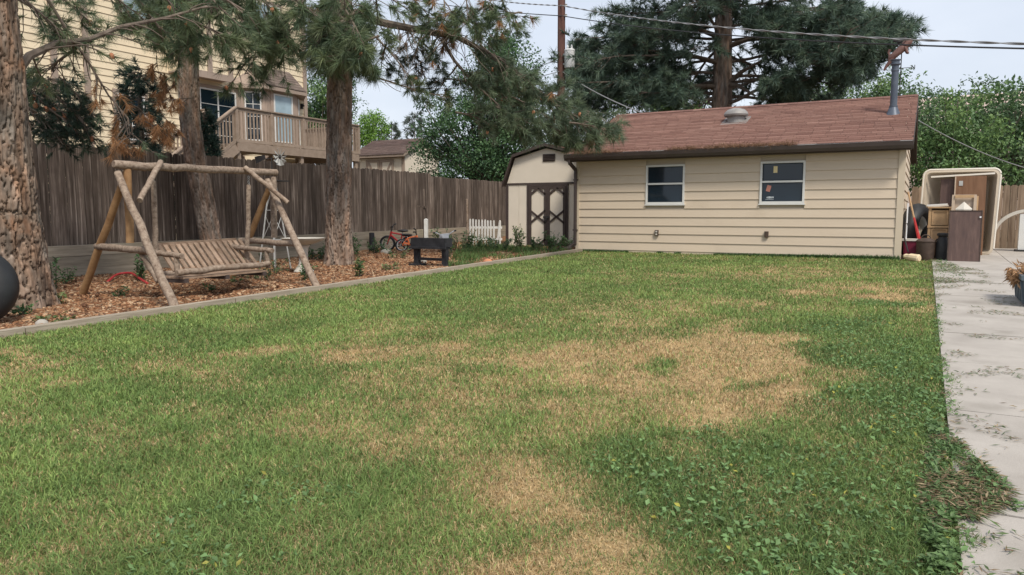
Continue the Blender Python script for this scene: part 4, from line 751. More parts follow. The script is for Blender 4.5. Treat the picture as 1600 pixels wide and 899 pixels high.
# pine 3: the middle trunk with the long limb reaching over the shed
t3 = root('pine_tree', (-10.03, 11.1, .2), 'stout brown pine trunk right of the swing, its limb reaching over the shed', 'tree', 'big pines in the mulch bed')
trunk('trunk', [(-10.03, 11.05, .1), (-10.03, 11.06, .8), (-10.03, 11.08, 1.6), (-10.03, 11.12, 2.4), (-10.03, 11.16, 3.2), (-10.03, 11.2, 4), (-10.03, 11.25, 7), (-10, 11.3, 9.5)], [.262, .245, .24, .236, .228, .215, .14, .06], M['bark'], t3, 140, 300, .040, 3.4, 23, .06)
F = Foliage(3)
TL = [(.14, .185, .11), (.12, .16, .10), (.175, .225, .13), (.10, .14, .09)]
big = [pt(545, 18, 14.4), pt(600, 36, 14.5), pt(660, 48, 14.6), pt(715, 58, 14.8), pt(760, 82, 14.9), pt(800, 112, 15), pt(838, 140, 15), pt(880, 172, 15), pt(925, 195, 15)]
F.bough(big, .085, TL, 26, 1.0, .21, .45, 1.25, .35, .2, .04, ORG, .1)
F.bough([pt(690, 62, 14.7), pt(710, 95, 14.7), pt(740, 130, 14.8), pt(780, 165, 14.8), pt(830, 195, 14.9)], .04, TL, 20, .9, .2, .25, 1.2, .35, .15, bare=.2)
F.bough([pt(560, 112, 14.3), pt(600, 125, 14.3), pt(650, 141, 14.4), pt(700, 153, 14.5)], .025, GRN, 12, .6, .17, .3, 1., .4, bare=.2); F.bough([pt(590, 60, 14.2), pt(625, 100, 14.1), pt(645, 130, 14.1)], .018, GRN, 9, .5, .16, .2, .8, .5, bare=.45)
sprays(F, [(745, 125), (775, 105), (800, 150), (820, 120), (845, 165), (865, 190), (890, 205), (915, 185), (940, 195), (905, 165), (870, 150), (820, 185), (950, 182), (760, 185)], 14.9, TL, .21, .8, 13, 0, .55, (.75, .35, -.25), 1.2, .02, .35)
sprays(F, [(740, 20), (765, 40), (790, 15), (720, 30), (700, 10), (800, 35), (760, 5), (670, 15), (640, 10), (685, 45)], 14.6, GRN, .19, .8, 10, .05, .5)
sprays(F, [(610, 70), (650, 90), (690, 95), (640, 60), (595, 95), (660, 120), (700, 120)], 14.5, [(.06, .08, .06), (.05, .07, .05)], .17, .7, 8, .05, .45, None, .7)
sprays(F, [(430, 35), (455, 55), (480, 30), (500, 55), (515, 72), (540, 62), (560, 40), (490, 10), (575, 75), (525, 30), (555, 5), (590, 25), (425, 60), (530, 78)], 12.9, GRN, .25, .9, 12)
sprays(F, [(520, 45), (535, 70), (545, 15), (510, 65), (550, 50), (555, 72)], 13.3, GRN, .24, .8, 12)
sprays(F, [(385, 108), (410, 112), (370, 112)], 13., GRN, .2, .7, 6, 0, .5, None, .8)
sprays(F, [(700, 42), (693, 55), (500, 8), (520, 20)], 14.4, [ORG], .18, .4, 5, 1., .22, None, 1., .01, -.6)
for k in range(46):                                       # bare grey twigs hanging under the limb
    x = 600+k*3.2+F.r.uniform(-6, 6); p = pt(x, 40+(x-600)*.12, 14.4+F.r.uniform(-.3, .3)); F.limb(F.curve(p, V(F.r.gauss(0, .5), F.r.gauss(0, .5), -.5), F.r.uniform(.4, 1.5), .8, 7, .2), .010, .003, 4)
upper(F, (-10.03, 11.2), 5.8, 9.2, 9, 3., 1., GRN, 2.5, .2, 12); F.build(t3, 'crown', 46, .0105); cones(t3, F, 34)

def conifer(name, base, h, r, cols, label, cat='tree', group=None, tl=.16, N_=16, wd=.02, dens=1., seed=1, z0=.12, trunk_r=.12, pw=.8):
    rt = root(name, base, label, cat, group); b = MB(); b.tube([V(*base)+V(0, 0, -.1), V(*base)+V(0, 0, h*.5), V(*base)+V(0, 0, h*.97)], [trunk_r, trunk_r*.6, .02], 8); b.obj('trunk', M['twig'], rt, smooth=True); F = Foliage(seed, False); nb_ = int(46*dens)
    for i in range(nb_):
        t = z0+(1-z0)*(i/nb_); a = i*2.399; L_ = r*((1-t)**pw*.92+.08)*F.r.uniform(.75, 1.15); P = F.curve(V(*base)+V(0, 0, h*t), V(math.cos(a), math.sin(a), .12), L_, .35, 5, .08); F.bough(P, .02, cols, max(5, int(L_*7*dens)), .42*min(1, r), tl, .2, 1.)
    F.build(rt, 'crown', N_, wd); return rt
DK = [(.03, .058, .044), (.04, .072, .052), (.024, .046, .038)]
for X_, px_, h_, r_, sd__, lb_ in ((-14.2, 82, 3.75, 1.0, 5, 'dark green young spruce behind the fence, nearest to the thick pine trunk'), (-14.6, 222, 4.3, .82, 6, 'dark spruce behind the fence, left of the slender pine trunk'), (-14.3, 320, 3.5, .42, 8, 'dark spruce behind the fence below the deck stairs')):
    conifer('spruce_tree', (X_, atX(px_, 230, X_)[1], .4), h_-.4, r_, DK, lb_, group='dark conifers beyond the fence', seed=sd__, tl=.15, wd=.017, N_=22, dens=1.7)
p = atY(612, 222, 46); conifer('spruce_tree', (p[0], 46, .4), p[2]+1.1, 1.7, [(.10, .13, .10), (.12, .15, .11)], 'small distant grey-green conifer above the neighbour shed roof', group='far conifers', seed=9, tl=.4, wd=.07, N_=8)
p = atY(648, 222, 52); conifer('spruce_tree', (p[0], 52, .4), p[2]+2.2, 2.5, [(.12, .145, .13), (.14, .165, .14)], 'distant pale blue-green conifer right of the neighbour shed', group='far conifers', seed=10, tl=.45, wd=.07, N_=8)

def leafy(name, base, blobs, label, cols, nclump, nleaf, ls, group=None, seed=1, trunk_r=.16, cr=.55, cat='tree', bright=1.):
    """broad-leaved tree: crown of leaf clumps inside ellipsoids, with limbs running to the clumps"""
    rt = root(name, base, label, cat, group); rr = np.random.RandomState(seed); base = V(*base); bl = [(V(*c), V(*r)) for c, r in blobs]; wts = np.array([r.prod() for _, r in bl]); wts = wts/wts.sum(); C_ = []
    for i in range(nclump):
        c, r = bl[rr.choice(len(bl), p=wts)]; d = rr.normal(size=3); d /= np.linalg.norm(d); C_.append(c+d*r*rr.rand()**.38)
    C_ = np.array(C_); top = np.mean([c for c, _ in bl], 0); b = MB(); fork = base*.55+top*.45; b.tube([base-V(0, 0, .1), base*.7+fork*.3+rr.normal(size=3)*.05, fork], [trunk_r, trunk_r*.85, trunk_r*.65], 9); b.obj('trunk', M['dtrunk'], rt, smooth=True)
    b = MB()
    for i in range(0, nclump, 3):
        m_ = (fork+C_[i])/2+rr.normal(size=3)*.15-V(0, 0, .15); b.tube([fork, m_, C_[i]], [trunk_r*.35, trunk_r*.18, .012], 5, cap=False)
    b.obj('limbs', M['dtrunk'], rt)
    n_ = nclump*nleaf; ci = np.repeat(np.arange(nclump), nleaf); d = rr.normal(size=(n_, 3)); d /= np.linalg.norm(d, axis=1)[:, None]; sz = cr*(.6+.8*rr.rand(nclump))[ci]
    p = C_[ci]+d*(sz*rr.rand(n_)**.45)[:, None]*V(1, 1, .75); ax = d*.5+rr.normal(size=(n_, 3))*.6; ax[:, 2] -= .25; ax /= np.linalg.norm(ax, axis=1)[:, None]; up = d+rr.normal(size=(n_, 3))*.5+V(0, 0, .6)
    cc = np.array(cols)[rr.randint(0, len(cols), nclump)][ci]*(.75+.5*rr.rand(n_, 1))*bright
    link('crown', leaves('crown', p-wloc(rt), ax, up, ls*(.7+.6*rr.rand(n_)), ls*.55*(.7+.6*rr.rand(n_)), cc, M['leaf'], raw=True), rt); return rt
G1 = [(.07, .14, .065), (.085, .165, .07), (.06, .12, .06), (.10, .185, .075)]
c = atY(750, 215, 24.5); leafy('broadleaf_tree', (c[0], 24.5, .4), [(c, (2.4, 1.7, 1.9)), (atY(775, 130, 24.5), (1.6, 1.4, 1.9)), (atY(690, 235, 24.2), (1.3, 1.2, 1.3)), (atY(760, 265, 24), (2.2, 1.2, 1.2)), (atY(785, 75, 24.6), (.8, .8, .8)), (atY(700, 165, 24.6), (1.0, 1., 1.1)), (atY(835, 205, 24.3), (1.3, 1.2, 1.5)), (atY(880, 235, 24.), (1.2, 1.1, 1.2)), (atY(815, 140, 24.5), (.9, .9, 1.))], 'dense green broad-leaved tree directly behind the barn-roofed shed', G1, 440, 85, .115, seed=3, cr=.5)
G2 = [(.125, .215, .08), (.15, .25, .09), (.10, .18, .075), (.18, .28, .095)]; G3 = [(.11, .18, .10), (.13, .205, .11), (.145, .22, .115)]
c = atY(1475, 225, 27.); leafy('broadleaf_tree', (c[0]+.2, 27., .4), [(c, (1.6, 1.5, 1.5)), (atY(1455, 262, 27), (.9, 1.1, 1.2)), (atY(1500, 255, 27), (1.7, 1.4, 1.2)), (atY(1450, 200, 27), (.8, .8, .7))], 'light green broad-leaved tree right behind the upended beige shell', G2, 120, 75, .12, 'leafy trees beyond the right fence', 4, .13, .5)
c = atY(1575, 210, 29.); leafy('broadleaf_tree', (c[0]+.3, 29., .4), [(c, (1.6, 1.5, 1.8)), (atY(1590, 172, 29), (1.3, 1.3, 1.0)), (atY(1560, 262, 28.6), (1.8, 1.4, 1.1)), (atY(1620, 205, 29.), (1.5, 1.4, 1.6))], 'tall broad-leaved tree at the far right edge beyond the patio fence', G2+G3, 130, 75, .13, 'leafy trees beyond the right fence', 5, .15, .5)
c = atY(1480, 165, 37.); leafy('broadleaf_tree', (c[0], 37., .4), [(c, (2.2, 1.5, 1.0)), (atY(1545, 190, 37), (1.8, 1.4, 1.3)), (atY(1435, 175, 37), (1.2, 1.2, 1.2)), (atY(1533, 140, 37), (.45, .45, .5)), (atY(1500, 215, 37), (2.2, 1.4, 1.4))], 'hazy blue-green tree farther back above the light green one', G3, 85, 65, .16, 'leafy trees beyond the right fence', 6, .15, .6)
c = atY(1330, 150, 35.); leafy('broadleaf_tree', (c[0], 35., .4), [(c, (2.6, 1.6, .9)), (atY(1400, 150, 35), (1.3, 1.3, 1.1)), (atY(1250, 168, 35), (2., 1.4, .9)), (atY(1340, 190, 35), (3., 1.4, 1.2))], 'low leafy tree peeping over the garage ridge beside the stove pipe', G2+G3, 140, 70, .14, None, 7, .14, .55)
c = atY(1020, 180, 25.6); leafy('broadleaf_shrub', (c[0], 25.6, .4), [(c-V(0, 0, .6), (.9, .8, 1.2)), (atY(985, 185, 25.6), (.8, .8, .7)), (atY(1060, 185, 25.6), (.9, .7, .6))], 'bright green bush showing just above the garage roof under the tall pine', G2, 70, 80, .1, None, 8, .07, .4, 'shrub')
c = atY(578, 210, 34.); leafy('broadleaf_tree', (c[0], 34., .4), [(c, (1.1, 1., 1.2)), (atY(575, 195, 34), (.6, .6, .7))], 'bright lime green young tree behind the neighbour shed', [(.16, .30, .06), (.19, .34, .07)], 60, 80, .13, None, 9, .08, .45)
c = atY(500, 165, 31.); leafy('broadleaf_tree', (c[0], 31., .4), [(c, (1.9, 1.6, 1.9)), (atY(495, 200, 31), (2., 1.4, 1.6)), (atY(530, 140, 31), (1.4, 1.2, 1.2))], 'green tree showing between the neighbour house and the middle pine trunk', G1+G2, 150, 80, .14, None, 10, .13, .55)
# tall pine behind the garage
p = atY(1128, 172, 27.5); bp_ = root('pine_tree', (p[0], 27.5, .4), 'tall dark spreading pine rising behind the garage roof', 'tree')
trunk('trunk', [(p[0]-.02, 27.5, .3), (p[0], 27.5, 3), (p[0], 27.5, 6), (p[0]-.05, 27.5, 9.5), (p[0], 27.5, 13.5)], [.42, .38, .33, .25, .08], M['bark'], bp_, 60, 160, .05, 5, 31)
F = Foliage(12, False); TC = [(.095, .145, .108), (.115, .168, .118), (.08, .122, .094), (.14, .195, .13)]
for i in range(88):
    t = i/87; z = 4.6+8.2*t; a = i*2.399+.3; 
    if t < .55 and math.sin(a) < -.35 and i % 4: continue
    L_ = (6.3 if math.cos(a) < .1 else 5.2)*(1-t)**.55*F.r.uniform(.55, 1.05)+.8; P = F.curve(V(p[0], 27.5, z), V(math.cos(a), math.sin(a), .18+.1*t), L_, .35, 9, .09); F.bough(P, .06*(1-.6*t)+.01, TC, 22, 1.25, .30, .28, 1.05, .2, .3, 0, None, .08)
def zone(F, cx, cy, rx, ry, n_, Y, cols):
    for k in range(n_):
        a = F.r.uniform(0, 6.28); q = F.r.random()**.5; e = atY(cx+rx*q*math.cos(a), cy+ry*q*math.sin(a), Y+F.r.uniform(-1.6, 1.6)); dv = nrm((e-V(p[0], 27.5, e[2]-.4))*V(1, 1, .3)); F.bough(F.curve(e-dv*.9, dv, 1.2, .15, 5), .02, cols, 11, .8, .3, .05, 1.1, .2, .3)
zone(F, 960, 85, 60, 75, 26, 26.5, TC); zone(F, 1035, 60, 62, 90, 22, 26.5, TC); zone(F, 1230, 36, 55, 36, 16, 27, TC); zone(F, 1310, 85, 48, 48, 24, 27, TC); zone(F, 1375, 40, 32, 16, 12, 27, TC); zone(F, 1320, 25, 70, 25, 16, 27, TC); zone(F, 1220, 120, 40, 35, 9, 27, TC); zone(F, 915, 130, 22, 50, 10, 26.5, [(.08, .115, .095)]); zone(F, 1000, 140, 80, 35, 18, 26, TC)
for (x0, y0, x1, y1) in ((1128, 140, 1190, 95), (1128, 130, 1180, 150), (1128, 135, 1040, 150), (1128, 75, 1210, 60), (1128, 60, 1060, 45), (1128, 100, 1050, 90), (1128, 150, 1080, 175)): F.limb([atY(x0, y0, 27.5), (atY(x0, y0, 27.5)+atY(x1, y1, 27.))/2+V(0, 0, .12), atY(x1, y1, 27.)], .11, .035)
F.build(bp_, 'crown', 20, .026, spread=(.3, 1.2))
# ------------------------------------------------------------------ utility pole and wires
pb = atY(878, 105, 25.); up_ = root('utility_pole', (pb[0], 25., .4), 'tall brown wooden utility pole behind the shed', 'utility pole')
b = MB(); b.tube([(pb[0], 25, .2), (pb[0]-.02, 25, 5), (pb[0]-.04, 25, 11)], [.165, .15, .125], 16); b.obj('shaft', M['pole'], up_, smooth=True)
b = MB(); c = atY(890, 92, 24.9); b.lathe([(.02, -.34), (.17, -.33), (.185, -.3), (.185, .26), (.195, .27), (.195, .3), (.17, .33), (.05, .36)], c, 20); tr = b.obj('transformer', M['transf'], up_, smooth=True)
for k in (-.08, .08): b = MB(); b.lathe([(.03, .34), (.045, .36), (.03, .39), (.045, .42), (.03, .45), (.012, .5)], c+V(k, 0, 0), 10); b.obj('bushing', M['transf'], tr, smooth=True)
b = MB(); b.b2((pb[0]+.1, 24.88, c[2]-.2), (c[0]-.15, 24.96, c[2]-.14)); b.b2((pb[0]+.1, 24.88, c[2]+.14), (c[0]-.15, 24.96, c[2]+.2)); b.obj('bracket', M['galv'], tr)
for z in (atY(878, 10, 25)[2], atY(878, 26, 25)[2]): b = MB(); b.lathe([(.03, -.05), (.05, -.03), (.035, 0), (.05, .03), (.03, .05)], (pb[0]+.17, 24.95, z), 10); b.tube([(pb[0], 24.95, z), (pb[0]+.17, 24.95, z)], .015, 6); b.obj('insulator', M['galv'], up_)
def wire(label, P, r, m, sag=.25, twist=0, seg=60):
    P = [np.array(p, float) for p in P]; rt = None
    pts = []
    for i in range(len(P)-1):
        for k in range(seg if i == len(P)-2 else seg): t = k/seg; q = P[i]*(1-t)+P[i+1]*t; q = q-V(0, 0, sag*4*t*(1-t)); pts.append(q)
    pts.append(P[-1]); pts = np.array(pts); b = MB()
    if twist:
        th = np.arange(len(pts))*.55; n_ = V(0, 0, 1)
        b.tube(pts, r*.7, 5)
        for f_ in (0, math.pi): b.tube(pts+np.outer(np.cos(th+f_), V(0, 1, 0))*twist+np.outer(np.sin(th+f_), n_)*twist, r, 5)
    else: b.tube(pts, r, 6)
    return b.obj('overhead_wire', m, label=label, cat='wire', group='overhead wires')
wire('upper twisted overhead cable running right from the utility pole', [atY(640, -28, 29), atY(878, 9, 24.83), atY(1640, 70, 15.5)], .010, M['wirel'], .22, .015, 170)
wire('lower plain black overhead cable crossing the utility pole', [atY(560, -18, 29), atY(878, 25, 24.83), atY(1640, 77, 15.5)], .017, M['wire'], .2)
wire('pale service wire dropping from the pole to the garage roof', [atY(880, 113, 24.8), atY(1016, 181, 19.45)], .016, M['wirel'], .12)
wire('thin service wire from the pole towards the neighbour house', [atY(874, 112, 24.84), atY(660, 138, 24), (HX+.0, 21.0, 7.4)], .012, M['wirel'], .2)
wire('thin wire slanting down through the right-hand trees', [atY(1434, 188, 22.), atY(1600, 262, 25)], .012, M['wirel'], .1)

# ------------------------------------------------------------------ log swing
def log(b, p, q, r0, r1=None, seed=0, n=12, k=9):
    p = np.array(p, float); q = np.array(q, float); r1 = r1 or r0; rr = np.random.RandomState(seed); L_ = np.linalg.norm(q-p); t = np.linspace(0, 1, k)
    P = p+np.outer(t, q-p); P[1:-1] += rr.normal(size=(k-2, 3))*min(.006, L_*.004); rad = (r0*(1-t)+r1*t)*(1+.02*rr.normal(size=k))
    P = np.concatenate([[P[0]-(P[1]-P[0])*.0], P]); P[0] = P[1]+(P[1]-P[2])*.12; rad = np.concatenate([[rad[0]*.8], rad]); b.tube(P, rad, n, True, None, .035, seed)
SW = [(5.68, -7.44, -9.85, 5.5, 5.8), (8.03, -7.32, -9.63, 7.68, 8.07)]; SZ = 1.82; SX = -8.62
sf = root('log_swing_stand', (SX, 6.85, G(6.9)), 'weathered A-frame of rough logs standing in the mulch bed', 'swing stand')
b = MB(); log(b, (SX, 5.60, SZ), (SX+.0, 8.16, SZ+.02), .052, .048, 1, 14, 14); b.obj('top_beam', M['log'], sf, smooth=True)
for i, (ya, xf, xb, yf, yb) in enumerate(SW):
    g_ = G(ya); top = V(SX, ya, SZ-.04)
    b = MB(); log(b, (xf, yf, G(yf)-.06), (SX+.02, ya-.07, SZ-.10), .052, .044, 3+i); b.obj('leg', M['log'], sf, smooth=True)
    b = MB(); log(b, (xb, yb, G(yb)-.06), (SX-.04, ya+.08, SZ-.10), .05, .044, 5+i); b.obj('leg', M['logor'], sf, smooth=True)
    b = MB(); log(b, (-9.36, (ya+yb)/2+.03, .80), (-7.98 if i == 0 else -7.9, (ya+yf)/2, .78), .046, .042, 7+i); b.obj('cross_rail', M['log'], sf, smooth=True)
    b = MB(); log(b, (SX, ya+.07, SZ-.06), (SX-.02, ya+.07, .86), .046, .049, 9+i); b.obj('centre_post', M['logor'] if i == 0 else M['log'], sf, smooth=True)
    s = 1 if i == 0 else -1; b = MB(); log(b, (SX+.05, ya+s*.50, SZ+.06), (-8.13+.02*i, (ya+yf)/2-.03*s, 1.38), .036, .034, 11+i); b.obj('brace', M['log'], sf, smooth=True)
sb = root('swing_bench', (-8.45, 6.9, .45), 'slatted wooden swing bench hanging inside the log frame', 'swing bench')
y0, y1 = 6.0, 7.46
b = MB(); log(b, (-8.08, y0, .49), (-8.08, y1, .52), .042, .04, 21, 12, 10); b.obj('front_rail', M['log'], sb, smooth=True)
b = MB(); log(b, (-8.58, y0+.05, .44), (-8.58, y1+.02, .46), .036, .036, 22); b.obj('back_rail', M['log'], sb, smooth=True)
b = MB(); b.beam((-8.93, y0+.32, .80), (-8.93, y1+.15, .83), .05, .06); b.obj('top_rail', M['slat'], sb)
for k in range(15):
    y = y0+.30+k*(y1-y0-.12)/14.; b = MB(); b.beam((-8.55, y, .47+.002*k), (-8.91, y+.03, .80+.002*k), .060, .02, (.7, 0, .7)); b.obj('back_slat', M['slat'], sb)
for k in range(5): x = -8.50+k*.09; b = MB(); b.b2((x, y0+.06, .405), (x+.07, y1-.04, .43)); b.obj('seat_slat', M['slat'], sb)
for y in (y0+.1, (y0+y1)/2, y1-.1): b = MB(); b.beam((-8.62, y, .375), (-8.06, y, .385), .06, .055); b.obj('seat_joist', M['darktrim'], sb)
for s, y in ((0, y0+.02), (1, y1+.02)):
    b = MB(); log(b, (-8.86, y, .74), (-8.02, y, .70), .038, .034, 24+s); b.obj('arm_rest', M['log'], sb, smooth=True)
    b = MB(); log(b, (-8.12, y, .46), (-8.14, y, .69), .034, .03, 26+s); b.obj('arm_post', M['log'], sb, smooth=True)
    b = MB(); log(b, (-8.9, y+.02, .76), (-8.52, y+.01, .36), .033, .035, 28+s); b.obj('side_frame', M['log'], sb, smooth=True)
    yy = y+.07 if s == 0 else y+.14; b = MB(); log(b, (-8.61, yy, 1.62), (-8.63, y+.07, .36), .033, .036, 30+s); b.obj('hanger_post', M['log'], sb, smooth=True)
    for k in range(4): b = MB(); b.torus((-8.61, yy, 1.64+k*.036), .017, .0045, (1, 0, 0) if k % 2 else (0, 1, 0), 10, 5); b.obj('chain_link', M['galv'], sb)
# garden windmill
wp = V(-10.35, 9.7, G(9.7)); wm = root('garden_windmill', wp, 'small grey metal garden windmill behind the right end of the swing', 'garden ornament')
T_ = wp+V(0, 0, 1.62)
for dx, dy in ((-.2, -.2), (.2, -.2), (.2, .2), (-.2, .2)): b = MB(); b.tube([wp+V(dx, dy, -.02), T_+V(dx*.18, dy*.18, 0)], .014, 6); b.obj('leg', M['galv'], wm)
cs = [(-1, -1), (1, -1), (1, 1), (-1, 1)]
for t in (.35, .68):
    for i in range(4):
        a = V(*cs[i], 0); c = V(*cs[(i+1) % 4], 0); f0 = .2*(1-.82*t); f1 = .2*(1-.82*(t+.27)); b = MB(); b.tube([wp+a*f0+V(0, 0, 1.62*t), wp+c*f0+V(0, 0, 1.62*t)], .007, 5); b.obj('girt', M['galv'], wm); b = MB(); b.tube([wp+a*f0+V(0, 0, 1.62*t), wp+c*f1+V(0, 0, 1.62*(t+.27))], .006, 5); b.obj('brace', M['galv'], wm)
b = MB(); b.box(T_+V(0, 0, .01), (.42, .42, .02)); b.obj('platform', M['iron'], wm)
b = MB(); b.tube([T_, T_+V(0, 0, .42)], .014, 6); b.obj('mast', M['iron'], wm)
hub = T_+V(.1, .1, .44); fd = nrm(V(.95, .1, 0)); b = MB(); b.ball(hub, .03, 8, 6); b.tube([hub-fd*.02, hub-fd*.32+V(0, 0, -.03)], .010, 6); b.obj('hub', M['iron'], wm)
u_ = nrm(np.cross(fd, V(0, 0, 1)))
for k in range(10):
    a = k*2*math.pi/10; d = u_*math.cos(a)+V(0, 0, 1)*math.sin(a); e = np.cross(fd, d); p_ = [hub+d*.04-e*.010, hub+d*.04+e*.010, hub+d*.155+e*.036+fd*.025, hub+d*.155-e*.03-fd*.025]; b = MB(); b.prism(p_, fd*.004); b.obj('blade', M['galv'], wm)
tv = hub-fd*.32; b = MB(); b.prism([tv+V(0, 0, -.03), tv-fd*.22+V(0, 0, -.1), tv-fd*.26+V(0, 0, .02), tv-fd*.02+V(0, 0, .05)], u_*.004); b.obj('tail_vane', M['iron'], wm)
# bird bath
q = gnd(475, 428); bb = root('bird_bath', q, 'pale cast-stone bird bath between the swing and the middle pine', 'bird bath')
b = MB(); b.lathe([(.17, -.02), (.17, .05), (.15, .07), (.13, .10), (.115, .13), (.085, .17), (.075, .3), (.085, .44), (.10, .48), (.12, .5)], q, 24); b.obj('pedestal', M['cast'], bb, smooth=True)
b = MB(); th = np.arange(40)*2*math.pi/40; vs_ = []
for r, z, fl in ((.08, .5, 0), (.2, .53, 0), (.30, .575, .02), (.36, .605, .05), (.375, .625, .055), (.35, .625, .05), (.27, .585, .02), (.02, .56, 0)): rr = r*(1+fl*np.cos(th*10)); vs_.append(np.stack([np.cos(th)*rr, np.sin(th)*rr, np.full(40, z)], 1))
b.add(np.concatenate(vs_)+q, [(i*40+j, i*40+(j+1) % 40, (i+1)*40+(j+1) % 40, (i+1)*40+j) for i in range(7) for j in range(40)]+[tuple(range(40))[::-1], tuple(280+j for j in range(40))]); b.obj('bowl', M['cast'], bb, smooth=True)
# black tyre leaning by the pine, half out of the photo
q = V(-8.55, 3.93, G(3.9)+.40); b = MB(); b.torus(q, .262, .15, (.72, -.62, .12), 48, 18, 1.15); ty = root('rubber_tyre', q-V(0, 0, .4), 'smooth black rubber tyre at the left edge in front of the pine', 'tyre'); b.obj('tyre_body', M['rubber'], ty, smooth=True)
nn = nrm(V(.72, -.62, .12)); b = MB(); b.torus(q+nn*.03, .165, .035, nn, 40, 10, 2.6); b.obj('inner_rim', M['blackcan'], ty, smooth=True)
# red hose loop on the mulch
P = [gnd(168, 446), gnd(182, 438), gnd(205, 437), gnd(218, 443), gnd(232, 449)]; P = [p_+V(0, 0, z) for p_, z in zip(P, (.05, .10, .12, .08, .05))]; tt = np.linspace(0, 4, 25); P = np.array([[np.interp(t, range(5), [p_[k] for p_ in P]) for k in range(3)] for t in tt]); ker = np.ones(5)/5
for k in range(3): P[2:-2, k] = np.convolve(P[:, k], ker, 'valid')
b = MB(); b.tube(P, .018, 8); b.obj('red_hose', M['redpaint'], smooth=True, label='short loop of red hose lying on the mulch under the swing', cat='hose')
# ------------------------------------------------------------------ black bench, bikes, posts and small things in the bed
q0, q1 = gnd(642, 416), gnd(712, 417); q1[1] = q0[1]-.06; ub = nrm((q1-q0)*V(1, 1, 0)); nb_ = V(-ub[1], ub[0], 0); Lb = np.linalg.norm((q1-q0)[:2]); be = root('black_bench', (q0+q1)/2, 'black painted wooden trough bench on two legs in the mulch bed', 'bench')
def lb(a, d, z): return q0*V(1, 1, 0)+ub*a+nb_*d+V(0, 0, q0[2]+z)
def lbox(name, m, a0, a1, d0, d1, z0, z1, parent): b = MB(); b.prism([lb(a0, d0, z0), lb(a1, d0, z0), lb(a1, d1, z0), lb(a0, d1, z0)], (0, 0, z1-z0)); return b.obj(name, m, parent)
BW = M['blackwood']
lbox('front_board', BW, .02, Lb-.02, -.02, .02, .385, .545, be); lbox('back_board', BW, .02, Lb-.02, .16, .19, .385, .545, be); lbox('bottom_board', BW, .04, Lb-.04, .022, .158, .345, .384, be)
lbox('lip', BW, .0, Lb, -.06, -.022, .345, .386, be)
for a in (.05, Lb-.15):
    for d0 in (.03,): lbox('leg', BW, a, a+.10, d0, d0+.09, .05, .345, be)
    lbox('foot', BW, a-.03, a+.13, -.09, .25, -.02, .05, be)
    lbox('end_board', BW, a-.03 if a < .3 else a+.10, a if a < .3 else a+.13, .022, .158, .385, .55, be)
lbox('stretcher', BW, .15, Lb-.15, .045, .105, .12, .17, be)
